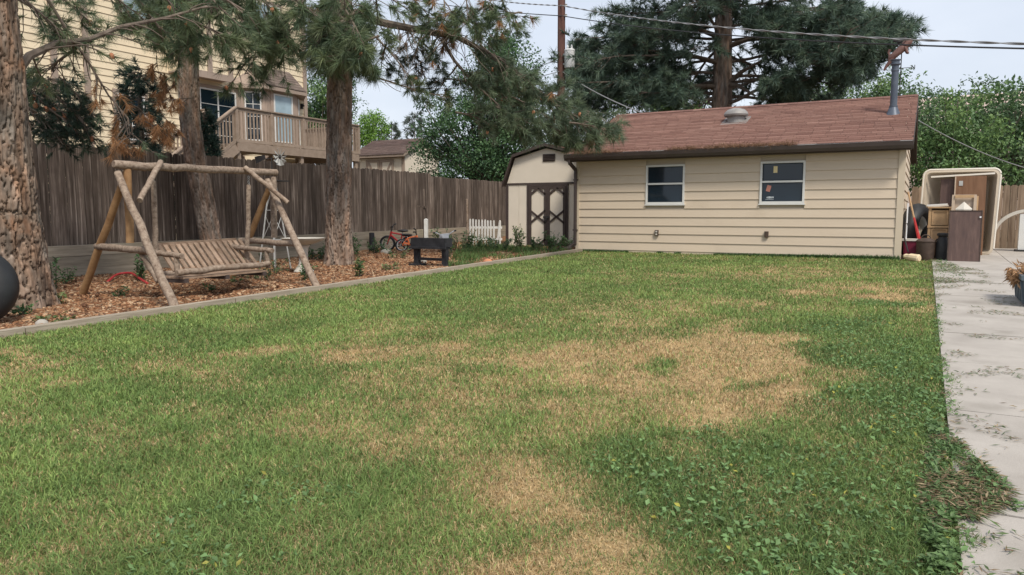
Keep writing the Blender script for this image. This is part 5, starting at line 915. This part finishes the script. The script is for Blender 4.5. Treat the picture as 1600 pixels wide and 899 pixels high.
def bike(label, base, ang, R1, frame_m, sc=1., tyre='rubber', saddle='blackcan', plate=None, lean=.12, rim='galv'):
    """child's bicycle: base = rear wheel contact, ang = heading"""
    X = np.array(Matrix.Translation(Vector(base))@Matrix.Rotation(ang, 4, 'Z')@Matrix.Rotation(lean, 4, 'X')); bk = root('child_bicycle', base, label, 'bicycle'); wb = R1*2.75; r = R1
    def T(name, P, rad, m, par=bk, n=8): b = MB(); b.X = X; b.tube(P, rad, n); return b.obj(name, M[m], par, smooth=True)
    for x in (0, wb):
        b = MB(); b.X = X; b.torus((x, 0, r), r*.86, r*.14, (0, 1, 0), 28, 8); wh = b.obj('tyre', M[tyre], bk, smooth=True)
        b = MB(); b.X = X; b.torus((x, 0, r), r*.72, r*.05, (0, 1, 0), 24, 6); b.obj('rim', M[rim], wh)
        for k in range(6): a = k*math.pi/6; T('spoke', [(x-math.cos(a)*r*.72, 0, r-math.sin(a)*r*.72), (x+math.cos(a)*r*.72, 0, r+math.sin(a)*r*.72)], .004, 'galv', wh, 4)
        T('axle_hub', [(x, -.05, r), (x, .05, r)], .02, 'iron', wh)
    bbk, st_, hd = (wb*.42, 0, r*1.0), (wb*.32, 0, r*2.1), (wb*.82, 0, r*2.35); b = MB(); b.X = X
    for P, rad in (([bbk, st_], .018), ([bbk, (wb*.84, 0, r*2.05)], .024), ([st_, hd], .02), ([(0, .03, r), bbk], .012), ([(0, -.03, r), bbk], .012), ([(0, .03, r), st_], .011), ([(0, -.03, r), st_], .011), ([(wb*.80, 0, r*2.5), (wb*.86, 0, r*1.95)], .026)): b.tube(P, rad, 8)
    b.obj('frame', M[frame_m], bk, smooth=True)
    b = MB(); b.X = X
    for s in (-.045, .045): b.tube([(wb*.855, s*.8, r*2.0), (wb*.93, s, r*1.5), (wb, s, r)], .014, 7)
    b.tube([(wb*.855, -.045, r*2.0), (wb*.855, .045, r*2.0)], .014, 7); b.obj('fork', M[frame_m], bk, smooth=True)
    T('handlebar', [(wb*.70, -.24, r*3.25), (wb*.76, -.2, r*3.2), (wb*.79, -.07, r*2.75), (wb*.80, 0, r*2.7), (wb*.79, .07, r*2.75), (wb*.76, .2, r*3.2), (wb*.70, .24, r*3.25)], .012, 'iron' if not plate else 'whitep'); T('stem', [(wb*.815, 0, r*2.4), (wb*.80, 0, r*2.7)], .014, 'iron')
    for s in (-1, 1): T('grip', [(wb*.72, s*.22, r*3.22), (wb*.66, s*.27, r*3.26)], .018, 'rubber')
    T('seat_post', [st_, (wb*.28, 0, r*2.5)], .013, 'galv'); b = MB(); b.X = X; b.ball((wb*.26, 0, r*2.58), (.13, .06, .035), 12, 6); b.ball((wb*.33, 0, r*2.57), (.12, .03, .028), 10, 6); b.obj('saddle', M[saddle], bk, smooth=True)
    b = MB(); b.X = X; b.torus((wb*.42, -.035, r), r*.26, .012, (0, 1, 0), 18, 6); b.tube([(wb*.42, -.06, r), (wb*.50, -.06, r*.55)], .009, 6); b.tube([(wb*.42, .06, r), (wb*.34, .06, r*1.45)], .009, 6); b.box((wb*.50, -.1, r*.52), (.06, .07, .018)); b.box((wb*.34, .1, r*1.48), (.06, .07, .018)); b.obj('crankset', M['iron'], bk)
    b = MB(); b.X = X; b.beam((wb*.1, -.06, r*1.35), (wb*.42, -.06, r*1.15), .012, .045); b.obj('chain_guard', M[frame_m], bk)
    if plate:
        b = MB(); b.X = X; b.prism([(wb*.845, -.07, r*2.35), (wb*.845, .07, r*2.35), (wb*.80, .10, r*3.0), (wb*.80, -.10, r*3.0)], (.012, 0, 0)); b.obj('front_plate', M[plate], bk); b = MB(); b.X = X; b.box((wb*.05, 0, r*2.15), (.03, .22, .24)); b.obj('rear_plate', M[plate], bk)
    return bk
p = gnd(606, 393)+_R*.55; bike('small red child bicycle leaning at the left of the others by the fence', (p[0], p[1], G(p[1])), R_(209), .2, 'redpaint', lean=-.12)
p = gnd(628, 394); bike('small orange child bicycle with black saddle, in front of the red one', (p[0], p[1], G(p[1])), R_(38), .165, 'orangep', lean=-.18, rim='whitep')
p = gnd(676, 400); bike('white and blue child bicycle with front plate behind the black bench', (p[0]-.25, p[1]+.9, G(p[1]+.9)), R_(-50), .16, 'whitep', plate='whitep', lean=.1, saddle='blueplastic')
def post(name, label, x, y, Y, h, r, m, sq=False, extra=None, cat='post'):
    c = atY(x, y, Y); g_ = G(Y); b = MB()
    if sq: b.box((c[0], Y, g_+h/2-.05), (r*2, r*2, h+.1), rz=.3); b.add([(c[0]-r, Y-r, g_+h), (c[0]+r, Y-r, g_+h), (c[0]+r, Y+r, g_+h), (c[0]-r, Y+r, g_+h), (c[0], Y, g_+h+r*.5)], [(0, 1, 4), (1, 2, 4), (2, 3, 4), (3, 0, 4)])
    else: b.tube([(c[0], Y, g_-.1), (c[0]+.01, Y, g_+h*.5), (c[0], Y, g_+h), (c[0], Y, g_+h+.01)], [r, r*.96, r*.92, r*.6], 10, True, None, .08, int(x))
    if extra: extra(b, c, g_)
    return b.obj(name, m, smooth=not sq, label=label, cat=cat)
post('wooden_post', 'peeling white square post among the bicycles by the fence', 666, 370, 15.6, .78, .042, M['whitewood'], True)
post('wooden_post', 'slim dark brown stake with a short crossbar, near the bicycles', 663, 370, 16.0, 1.55, .032, M['fence'], False, lambda b, c, g_: b.box((c[0]-.05, 15.97, g_+1.1), (.3, .03, .04), ry=.1))
post('wooden_post', 'thin grey pole standing at the left end of the white pickets', 730, 370, 16.9, 1.28, .035, M['log'])
post('wooden_post', 'short thick black stump post left of the bicycles', 581, 378, 14.6, .46, .075, M['blackwood'])
def rock(label, px, py, r, m, seed, cat='stone', name='stone'):
    c = gnd(px, py); b = MB(); b.ball(c+V(0, 0, r*.6), (r*1.2, r, r*.8), 16, 10); v = b.v[0]; d = v-c; b.v[0] = c+d*(1+.35*(fbm(d*9+seed, seed, 3)-.5))[:, None]; b.obj(name, m, smooth=True, label=label, cat=cat)
rock('rounded grey stone on the mulch in front of the red bicycle', 603, 400, .115, M['stone'], 1); rock('round orange terracotta lump near the lawn edging right of the bench', 762, 414, .085, M['terra'], 2, 'ornament', 'terracotta_ball'); rock('pale flat stone beside the lower pine trunk edging', 66, 512, .06, M['stone'], 3); rock('small grey stone under the black bench', 661, 413, .07, M['stone'], 4)
# weedy plants of the bed: every clump a plant of its own
def plant(px, py, h, ns, sp, label, cols, ll=.06, name='weed_plant', seed=0, Y=None):
    c = gnd(px, py) if Y is None else atY(px, py, Y); c[2] = G(c[1])+.01; rt = root(name, c, label, 'plant', 'weeds growing in the mulch bed'); rr = np.random.RandomState(seed+int(px)); b = MB(); P_ = []; A_ = []
    for i in range(ns):
        a = rr.rand()*6.28; e = c+V(math.cos(a)*sp*rr.rand()**.5, math.sin(a)*sp*rr.rand()**.5, h*(.6+.4*rr.rand())); m_ = (c+e)/2+rr.normal(size=3)*.02; s_ = c+(e-c)*V(.45, .45, 0); b.tube([s_-V(0, 0, .03), m_, e], [.006, .005, .003], 4, cap=False)
        nl = int(12+h*40)
        for k in range(nl): t = .15+.85*rr.rand(); P_.append((s_*(1-t)+e*t)+rr.normal(size=3)*.02); d = rr.normal(size=3); d[2] = d[2]*.5+.15; A_.append(nrm(d))
    b.obj('stems', M['dtrunk'], rt); P_ = np.array(P_); n_ = len(P_); cc = np.array(cols)[rr.randint(0, len(cols), n_)]*(.75+.5*rr.rand(n_, 1)); link('leaves', leaves('leaves', P_-wloc(rt), np.array(A_), np.tile([0, 0, 1.], (n_, 1))+.4*rr.normal(size=(n_, 3)), ll*(.6+.8*rr.rand(n_)), ll*.55*(.6+.8*rr.rand(n_)), cc, M['leaf'], raw=True), rt)
PG = [(.08, .155, .06), (.10, .185, .07), (.065, .13, .055)]; PY = [(.17, .22, .08), (.13, .19, .07), (.24, .25, .13)]
for a in [(87, 455, .5, 5, .14, 'weed against the roots of the thick pine trunk', PG, .055), (104, 446, .28, 5, .14, 'low weed just right of the thick pine trunk', PG, .055), (84, 478, .16, 5, .12, 'pale yellowing weed at the foot of the thick pine', PY, .06), (32, 496, .12, 5, .12, 'small bright green weed under the black tyre', PG, .06), (80, 508, .05, 5, .2, 'flat wilted pale leaves on the mulch near the tyre', PY, .08),
          (168, 430, .3, 5, .15, 'weed between the left swing legs', PG, .05), (218, 442, .55, 6, .12, 'tall leafy weed under the left end of the swing bench', PG, .06), (185, 466, .14, 4, .12, 'small weed in front of the left swing legs', PG, .05), (382, 436, .42, 6, .13, 'pale leafy shoot at the right front corner of the swing bench', PY+PG, .06), (326, 458, .12, 4, .1, 'small weed in front of the swing bench', PG, .05), (376, 446, .14, 5, .15, 'yellow dry weed below the swing bench', PY, .05),
          (430, 430, .3, 8, .3, 'spreading thin weed beneath the garden windmill', PG, .045), (408, 440, .2, 5, .18, 'low sparse weed left of the windmill weed', PG, .045), (410, 408, .2, 5, .15, 'low weed at the windmill foot', PG, .05), (480, 440, .3, 6, .14, 'leafy weed in front of the bird bath', PG, .06), (497, 408, .35, 8, .3, 'bushy green weed between bird bath and middle pine', PG, .07), (563, 435, .35, 6, .12, 'yellow-green weed right of the middle pine trunk', PY+PG, .06), (556, 405, .6, 6, .16, 'tall weed hugging the middle pine trunk', PG, .06),
          (590, 398, .4, 8, .3, 'green weed under the short black post', PG, .06), (620, 405, .25, 8, .35, 'low weed in front of the red bicycle', PG+PY, .05), (615, 425, .15, 6, .25, 'flat yellowish weed left of the black bench', PY, .05), (700, 404, .45, 6, .12, 'weed climbing the right leg of the black bench', PG, .05), (722, 392, .5, 16, .45, 'thick green weeds right of the black bench', PG, .06), (690, 390, .6, 10, .3, 'tall green weed behind the black bench', PG, .06), (745, 392, .4, 14, .5, 'green weeds below the left white pickets', PG, .06),
          (775, 394, .35, 14, .5, 'green weeds below the right white pickets', PG, .06), (812, 392, .7, 8, .18, 'tall pale leafy plant against the shed wall left of its doors', PY+PG, .07), (838, 394, .35, 8, .2, 'weed at the left foot of the shed doors', PG, .06), (868, 394, .5, 12, .28, 'leafy weed covering the right foot of the shed doors', PG, .07), (887, 393, .35, 8, .15, 'small weed beside the garage downspout', PG, .05), (676, 372, .9, 6, .12, 'vine climbing beside the peeling white post', PG, .06)]: plant(*a)
n = 16000; q = scat_poly(n, [(700, 420), (720, 385), (790, 388), (900, 395), (870, 404), (800, 409), (740, 420)]); q = q[(q[:, 0] < XE(q[:, 1])-.06) & (q[:, 1] < 17.4) & (fbm(np.c_[q*1.3, q[:, 0]*0], 77, 3) > .40)]; n = len(q)
blades('tall_grass', q[:, 0], q[:, 1], Gv(q[:, 1])+.01, .07+.13*rng.rand(n), .009+.006*rng.rand(n), np.full(n, .7), np.array([[.115, .185, .06]])*(.6+.8*rng.rand(n, 1)), M['grass'], label='longer unmown grass in front of the shed and the white pickets', cat='grass', kind='stuff')
n = 5000; wx = GX0+(GX1-GX0)*rng.rand(n); wy = GY-.05-.07*rng.rand(n); ok = fbm(np.c_[wx*1.4, wx*0, wx*0], 91, 3) > .42; wx, wy = wx[ok], wy[ok]; n = len(wx); blades('wall_grass', wx, wy, Gv(wy), .05+.10*rng.rand(n)*np.clip((wx+5)/4, .3, 1), .008+.005*rng.rand(n), np.full(n, .8), np.array([[.07, .14, .05]])*(.6+.8*rng.rand(n, 1)), M['grass'], label='fringe of uncut grass along the foot of the garage wall', cat='grass', kind='stuff')
# ------------------------------------------------------------------ stored clutter beside the garage
def rrect(x0, x1, z0, z1, r, y, k=5, xs=0.):
    out = []
    for cx, cz, a0 in ((x1-r, z0+r, -90), (x1-r, z1-r, 0), (x0+r, z1-r, 90), (x0+r, z0+r, 180)):
        for i in range(k+1): a = R_(a0+90*i/k); X_ = cx+r*math.cos(a); Z_ = cz+r*math.sin(a); out.append((X_+xs*(Z_-z0), y, Z_))
    return out
def loft(b, rings, close=True):
    n_ = len(rings[0]); m_ = len(rings); fs = [(i*n_+j, i*n_+(j+1) % n_, (i+1)*n_+(j+1) % n_, (i+1)*n_+j) for i in range(m_-1) for j in range(n_)]
    if close: fs += [tuple(range(n_))[::-1], tuple((m_-1)*n_+j for j in range(n_))]
    b.add(np.concatenate([np.array(r) for r in rings]), fs)
sX0, sX1, sZ0, sZ1, sY = -.10, 1.27, G(18.2)+.03, 2.13, 18.2
se = root('fibreglass_shell', (.6, sY+.3, G(18.2)+.03), 'large beige fibreglass shell standing on end beside the garage', 'shell')
b = MB(); loft(b, [rrect(sX0+.05, sX1-.05, sZ0, sZ1-.03, .12, sY+.66, xs=.03), rrect(sX0, sX1, sZ0, sZ1, .13, sY+.06, xs=.03), rrect(sX0, sX1, sZ0, sZ1, .13, sY, xs=.03), rrect(sX0+.05, sX1-.05, sZ0+.04, sZ1-.05, .10, sY-.01, xs=.03), rrect(sX0+.10, sX1-.10, sZ0+.06, sZ1-.10, .10, sY+.10, xs=.03), rrect(sX0+.34, sX1-.14, sZ0+.10, sZ1-.18, .10, sY+.52, xs=.03), rrect(sX0+.36, sX1-.2, sZ0+.14, sZ1-.22, .08, sY+.54, xs=.03)]); b.obj('shell_body', M['shell'], se, smooth=True)
b = MB(); P = [p_ for p_ in rrect(sX0-.005, sX1+.005, sZ0+.01, sZ1+.005, .13, sY+.01, 6, .03)]; P = P[6:22]; b.tube(P, .02, 8); b.obj('rim', M['shelledge'], se, smooth=True)
b = MB(); b.beam((.08, sY-.05, 1.985), (1.22, sY-.05, 2.035), .05, .035); b.obj('cross_strip', M['shelledge'], se)
def panel(name, label, cat, c, d, m, rx=0, rz=0, extra=()):
    rt = root(name, (c[0], c[1], c[2]-d[2]/2), label, cat); b = MB(); b.box(c, d, rz=rz, rx=rx); o = b.obj('panel', M[m], rt)
    for nm, cc, dd, mm in extra: b = MB(); q = np.array(Matrix.Rotation(rz, 3, 'Z')@Matrix.Rotation(rx, 3, 'X'))@np.array(cc); b.box(np.array(c)+q, dd, rz=rz, rx=rx); b.obj(nm, M[mm], rt)
    return rt
panel('wooden_door', 'tall reddish-brown wooden door standing inside the beige shell', 'door', (.80, sY-.10, 1.16), (.56, .035, 1.66), 'brownply', rx=-.035, extra=[('edge_strip', (-.27, -.02, 0), (.022, .01, 1.64), 'carved'), ('hinge_plate', (-.17, -.022, .68), (.07, .01, .10), 'galv')])
panel('plywood_sheet', 'dark purple-brown board behind the reddish door in the shell', 'panel', (.42, sY+.0, 1.14), (.30, .03, 1.6), 'darkpanel', rx=-.03)
pz0 = G(16.3)+.03
panel('cabinet_door', 'dark stained wooden cabinet door leaning at the front of the pile', 'door', (.68, 16.36, pz0+.475), (.54, .035, .96), 'darkpanel', rx=-.10, extra=[('edge_trim', (-.26, -.02, 0), (.018, .012, .95), 'rustcan'), ('edge_trim', (.26, -.02, 0), (.018, .012, .95), 'rustcan'), ('edge_trim', (0, -.02, .47), (.5, .012, .018), 'rustcan'), ('knob', (.235, -.028, .35), (.028, .028, .028), 'whitep')])
cp = root('carved_panel', (.655, 16.78, pz0), 'pale carved wooden panel with diamond relief behind the dark cabinet door', 'panel'); cz = 1.10
b = MB(); b.box((.655, 16.78, cz-.12), (.40, .03, 1.2), rx=-.06); b.obj('board', M['carved'], cp)
for c, d in (((.475, 16.745, cz+.12), (.05, .03, .68)), ((.835, 16.745, cz+.12), (.05, .03, .68)), ((.655, 16.738, cz+.445), (.31, .03, .05))): b = MB(); b.box(c, d, rx=-.06); b.obj('frame_rail', M['tanwood'] if d[0] > .1 else M['carved'], cp)
b = MB(); cc = V(.655, 16.735, cz+.20); b.add([cc+V(-.145, .0, 0), cc+V(0, 0, -.145), cc+V(.145, 0, 0), cc+V(0, 0, .145), cc+V(0, -.03, 0)], [(0, 1, 4), (1, 2, 4), (2, 3, 4), (3, 0, 4), (0, 3, 2, 1)]); b.obj('diamond', M['shelledge'], cp)
b = MB(); b.box((.875, 16.80, cz+.2), (.025, .06, .5)); b.obj('side_strip', M['tanwood'], cp)
dr = root('oak_dresser', (.26, 17.25, pz0), 'light oak drawer cabinet in the pile between the shell and milk can', 'cabinet'); x0, x1, y0, y1, z0, z1 = .07, .47, 17.0, 17.45, pz0, 1.32
for q_ in (((x0, y0, z0), (x0+.05, y1, z1)), ((x1-.05, y0, z0), (x1, y1, z1))): b = MB(); b.b2(*q_); b.obj('side_panel', M['tanwood'], dr)
b = MB(); b.b2((x0+.05, y1-.02, z0), (x1-.05, y1, z1)); b.obj('back_panel', M['tanwood'], dr)
b = MB(); b.b2((x0-.02, y0-.03, z1), (x1+.02, y1, z1+.03)); b.obj('top', M['tanwood'], dr)
for a, c in ((z1-.33, z1-.04), (z0+.34, z1-.40), (z0+.06, z0+.30)):
    b = MB(); b.b2((x0+.054, y0+.02, a), (x1-.054, y0+.06, c)); d_ = b.obj('drawer', M['tanwood'], dr)
    for q_ in (((x0+.06, y0+.0, a), (x1-.06, y0+.019, a+.025)), ((x0+.06, y0+.0, c-.025), (x1-.06, y0+.019, c)), ((x0+.06, y0+.001, a+.025), (x0+.085, y0+.019, c-.025)), ((x1-.085, y0+.001, a+.025), (x1-.06, y0+.019, c-.025))): b = MB(); b.b2(*q_); b.obj('moulding', M['tanwood'], d_)
b = MB(); b.b2((x0-.01, y0-.015, z1-.385), (x1+.01, y0+.02, z1-.345)); b.obj('shelf_edge', M['tanwood'], dr)
tr_ = root('white_tray', (.22, 17.15, z1+.03), 'thin pale tray lying on top of the oak cabinet', 'tray'); b = MB(); b.box((.21, 17.16, z1+.045), (.36, .3, .025), rz=.12, ry=-.06); b.obj('tray_base', M['cast'], tr_); b = MB(); b.box((.21, 17.02, z1+.068), (.36, .02, .03), rz=.12, ry=-.06); b.obj('tray_rim', M['white'], tr_)
def can(name, label, c, prof, m, handle=None):
    rt = root(name, c, label, 'can'); b = MB(); b.lathe(prof, c, 24); b.obj('can_body', M[m], rt, smooth=True)
    if handle: b = MB(); a = np.linspace(0, math.pi, 9); b.tube([(c[0]+handle[0]*math.cos(t), c[1], c[2]+handle[1]+handle[2]*math.sin(t)) for t in a], .012, 6); b.obj('handle', M[m], rt, smooth=True)
can('metal_can', 'wide brown lidded metal can at the front of the pile', V(.045, 16.55, pz0-.03), [(.15, 0), (.16, .02), (.16, .36), (.17, .37), (.17, .39), (.13, .43), (.05, .45)], 'rustcan', (.085, .42, .09))
can('milk_can', 'black milk can between the brown can and the cabinet door', V(.335, 16.62, pz0), [(.12, 0), (.125, .02), (.125, .32), (.09, .40), (.075, .44), (.105, .47), (.105, .50), (.08, .52)], 'blackcan', (.12, .36, .06))
tt_ = root('storage_tote', (-.2, 16.85, G(16.8)), 'maroon plastic tote with pale lid against the garage corner', 'tote'); b = MB(); loft(b, [rrect(0, .30, 0, .28, .04, 0), rrect(-.02, .32, -.02, .30, .04, .36)]); b.v[0] = np.stack([b.v[0][:, 0]-.33, b.v[0][:, 2]+16.72, b.v[0][:, 1]+G(16.8)+.01], 1); b.obj('tub', M['maroon'], tt_, smooth=True)
b = MB(); b.b2((-.37, 16.68, G(16.8)+.371), (.01, 17.04, G(16.8)+.41)); b.obj('lid', M['cast'], tt_)
sv = root('long_broom', (-.10, 16.95, .72), 'long-handled broom leaning, wooden handle red at the bottom', 'broom'); A1, A2, A3 = atY(1419, 300, 17.05), atY(1428, 340, 17.0), atY(1437, 378, 16.98)
b = MB(); b.tube([A1, A2], .017, 8); b.obj('handle', M['tanwood'], sv, smooth=True); b = MB(); b.tube([A2, (A2+A3)/2, A3], [.018, .026, .032], 8); b.obj('lower_handle', M['redpaint'], sv, smooth=True); b = MB(); b.box(A3-V(-.005, 0, .02), (.12, .05, .06)); b.tube([A3-V(0, 0, .05), (A3[0]+.03, 17.06, G(17)+.02)], [.03, .045], 8); b.obj('broom_head', M['redpaint'], sv)
def tyre(label, c, r, n_): rt = root('rubber_tyre', c-V(0, 0, r), label, 'tyre'); b = MB(); b.torus(c, r*.78, r*.22, n_, 36, 12, 1.25); b.obj('tyre_body', M['rubber'], rt, smooth=True); b = MB(); b.torus(c, r*.55, r*.05, n_, 28, 8, 3.); b.obj('rim', M['galv'], rt, smooth=True)
c = atY(1432, 346, 17.9); tyre('black tyre standing between the garage wall and the beige shell', V(c[0]+.02, 17.9, c[2]-.28+.02), .64, (.95, -.3, .0)); c = atY(1452, 352, 17.7); tyre('black tyre leaning behind the oak drawer cabinet', V(c[0]+.18, 17.72, G(17.7)+.03+.36), .36, (.45, -.89, .1))
b = MB(); b.tube([atY(1418.5, 318, 16.75)*V(1, 1, 0)+V(0, 0, .3), atY(1418.5, 318, 16.75)], .014, 8); b.obj('white_pipe', M['whitep'], label='thin white plastic pipe upright by the garage corner', cat='pipe')
P = [atY(1412, 352, 16.62), atY(1416, 346, 16.62), atY(1419, 350, 16.62)]; hk = [atY(1419, 355, 16.6), atY(1418, 349, 16.6), atY(1414.5, 350, 16.6), atY(1411.5, 360, 16.6), atY(1413, 372, 16.6), atY(1419, 394, 16.55)]; b = MB(); b.tube(hk, [.012, .014, .014, .016, .016, .013], 8); b.obj('iron_hook', M['iron'], smooth=True, label='curved dark iron bar leaning on the garage corner', cat='iron bar')
b = MB(); b.tube([V(-.27, 16.25, G(16.2)+.09), V(-.2, 16.2, G(16.2)+.09), V(-.06, 16.12, G(16.1)+.075), V(-.04, 16.11, G(16.1)+.075)], [.05, .07, .078, .06], 10, True, None, .12, 4); b.ball((-.27, 16.25, G(16.2)+.1), (.06, .05, .05), 8, 6); b.obj('cream_log', M['cream'], label='cream coloured log end lying on the grass by the garage corner', cat='log')
# white arched fender by the right-hand fence
ar = root('white_arch', (2.1, 19.6, G(19.6)+.03), 'white curved trailer fender shape at the right edge before the fence', 'fender'); vs_ = []; a = np.linspace(math.pi*.97, 0.03*math.pi, 26); arc = [(2.08+.68*math.cos(t), 19.6, .72+.54*math.sin(t)) for t in a]
b = MB(); fs = []
for i, p in enumerate(arc):
    d = nrm(V(p[0]-2.08, 0, (p[2]-.72)*1.2)); P0 = V(*p); vs_ += [P0, P0+d*.06, P0+d*.06+V(0, .25, 0), P0+V(0, .25, 0)]
for i in range(25): fs += [(i*4+j, i*4+(j+1) % 4, i*4+4+(j+1) % 4, i*4+4+j) for j in range(4)]
b.add(vs_, fs+[(0, 3, 2, 1), (100, 101, 102, 103)]); b.obj('fender_arch', M['cast'], ar, smooth=True)
b = MB(); b.b2((1.83, 19.62, G(19.6)+.03), (2.5, 19.8, 1.21)); b.obj('side_panel', M['white'], ar); b = MB(); b.b2((1.78, 19.58, G(19.6)+.028), (2.55, 19.84, G(19.6)+.07)); b.obj('base_rail', M['iron'], ar)
# blue-grey trough planter with withered plants
pl = root('planter_box', (1.45, 10.4, G(10.4)+.03), 'blue-grey ribbed plastic planter trough with withered brown plants on the concrete', 'planter'); px0, px1, py0, py1, pz = .98, 1.95, 9.75, 10.75, G(10.2)+.03
b = MB(); t_ = .03; o0 = [(px0+.04, py0+.04), (px1-.04, py0+.04), (px1-.04, py1-.04), (px0+.04, py1-.04)]; o1 = [(px0, py0), (px1, py0), (px1, py1), (px0, py1)]; i1 = [(px0+t_, py0+t_), (px1-t_, py0+t_), (px1-t_, py1-t_), (px0+t_, py1-t_)]
loft(b, [[(x, y, pz) for x, y in o0], [(x, y, pz+.32) for x, y in o1], [(x, y, pz+.32) for x, y in i1], [(x, y, pz+.26) for x, y in i1]]); b.obj('trough', M['blueplastic'], pl)
b = MB(); loft(b, [[(x, y, pz+.285) for x, y in [(px0-.02, py0-.02), (px1+.02, py0-.02), (px1+.02, py1+.02), (px0-.02, py1+.02)]], [(x, y, pz+.335) for x, y in [(px0-.02, py0-.02), (px1+.02, py0-.02), (px1+.02, py1+.02), (px0-.02, py1+.02)]], [(x, y, pz+.335) for x, y in i1], [(x, y, pz+.285) for x, y in i1]], False); b.obj('rim', M['blueplastic'], pl)
for k in range(5): y = py0+.14+k*.17; b = MB(); b.beam((px0+.028, y, pz+.03), (px0+.0, y, pz+.27), .07, .03, (1, 0, 0)); b.obj('rib', M['blueplastic'], pl)
for k in range(5): x = px0+.14+k*.17; b = MB(); b.beam((x, py0+.028, pz+.03), (x, py0+.0, pz+.27), .03, .07, (1, 0, 0)); b.obj('rib', M['blueplastic'], pl)
n = 2600; a = rng.rand(n, 2); p = np.stack([px0+.02+a[:, 0]*.9, py0+.05+a[:, 1]*.9, pz+.28+.14*rng.rand(n)], 1); k_ = rng.rand(n) < .10; p[k_, 0] = px0-.03-.04*rng.rand(k_.sum()); p[k_, 1] = py0+.2+.75*rng.rand(k_.sum()); p[k_, 2] = pz+.24+.14*rng.rand(k_.sum()); d = rdir(n, .2, .8); d[k_, 2] -= 1.; d /= np.linalg.norm(d, axis=1)[:, None]
link('withered_plants', leaves('withered_plants', p-wloc(pl), d, rdir(n), .04+.07*rng.rand(n), .010+.016*rng.rand(n), np.array([[.36, .21, .11]])*(.6+.9*rng.rand(n, 1)), M['dry'], raw=True), pl, kind='stuff')
b = MB(); b.b2((px0+.032, py0+.032, pz+.2), (px1-.032, py1-.032, pz+.27)); b.obj('soil', M['soil'], pl)
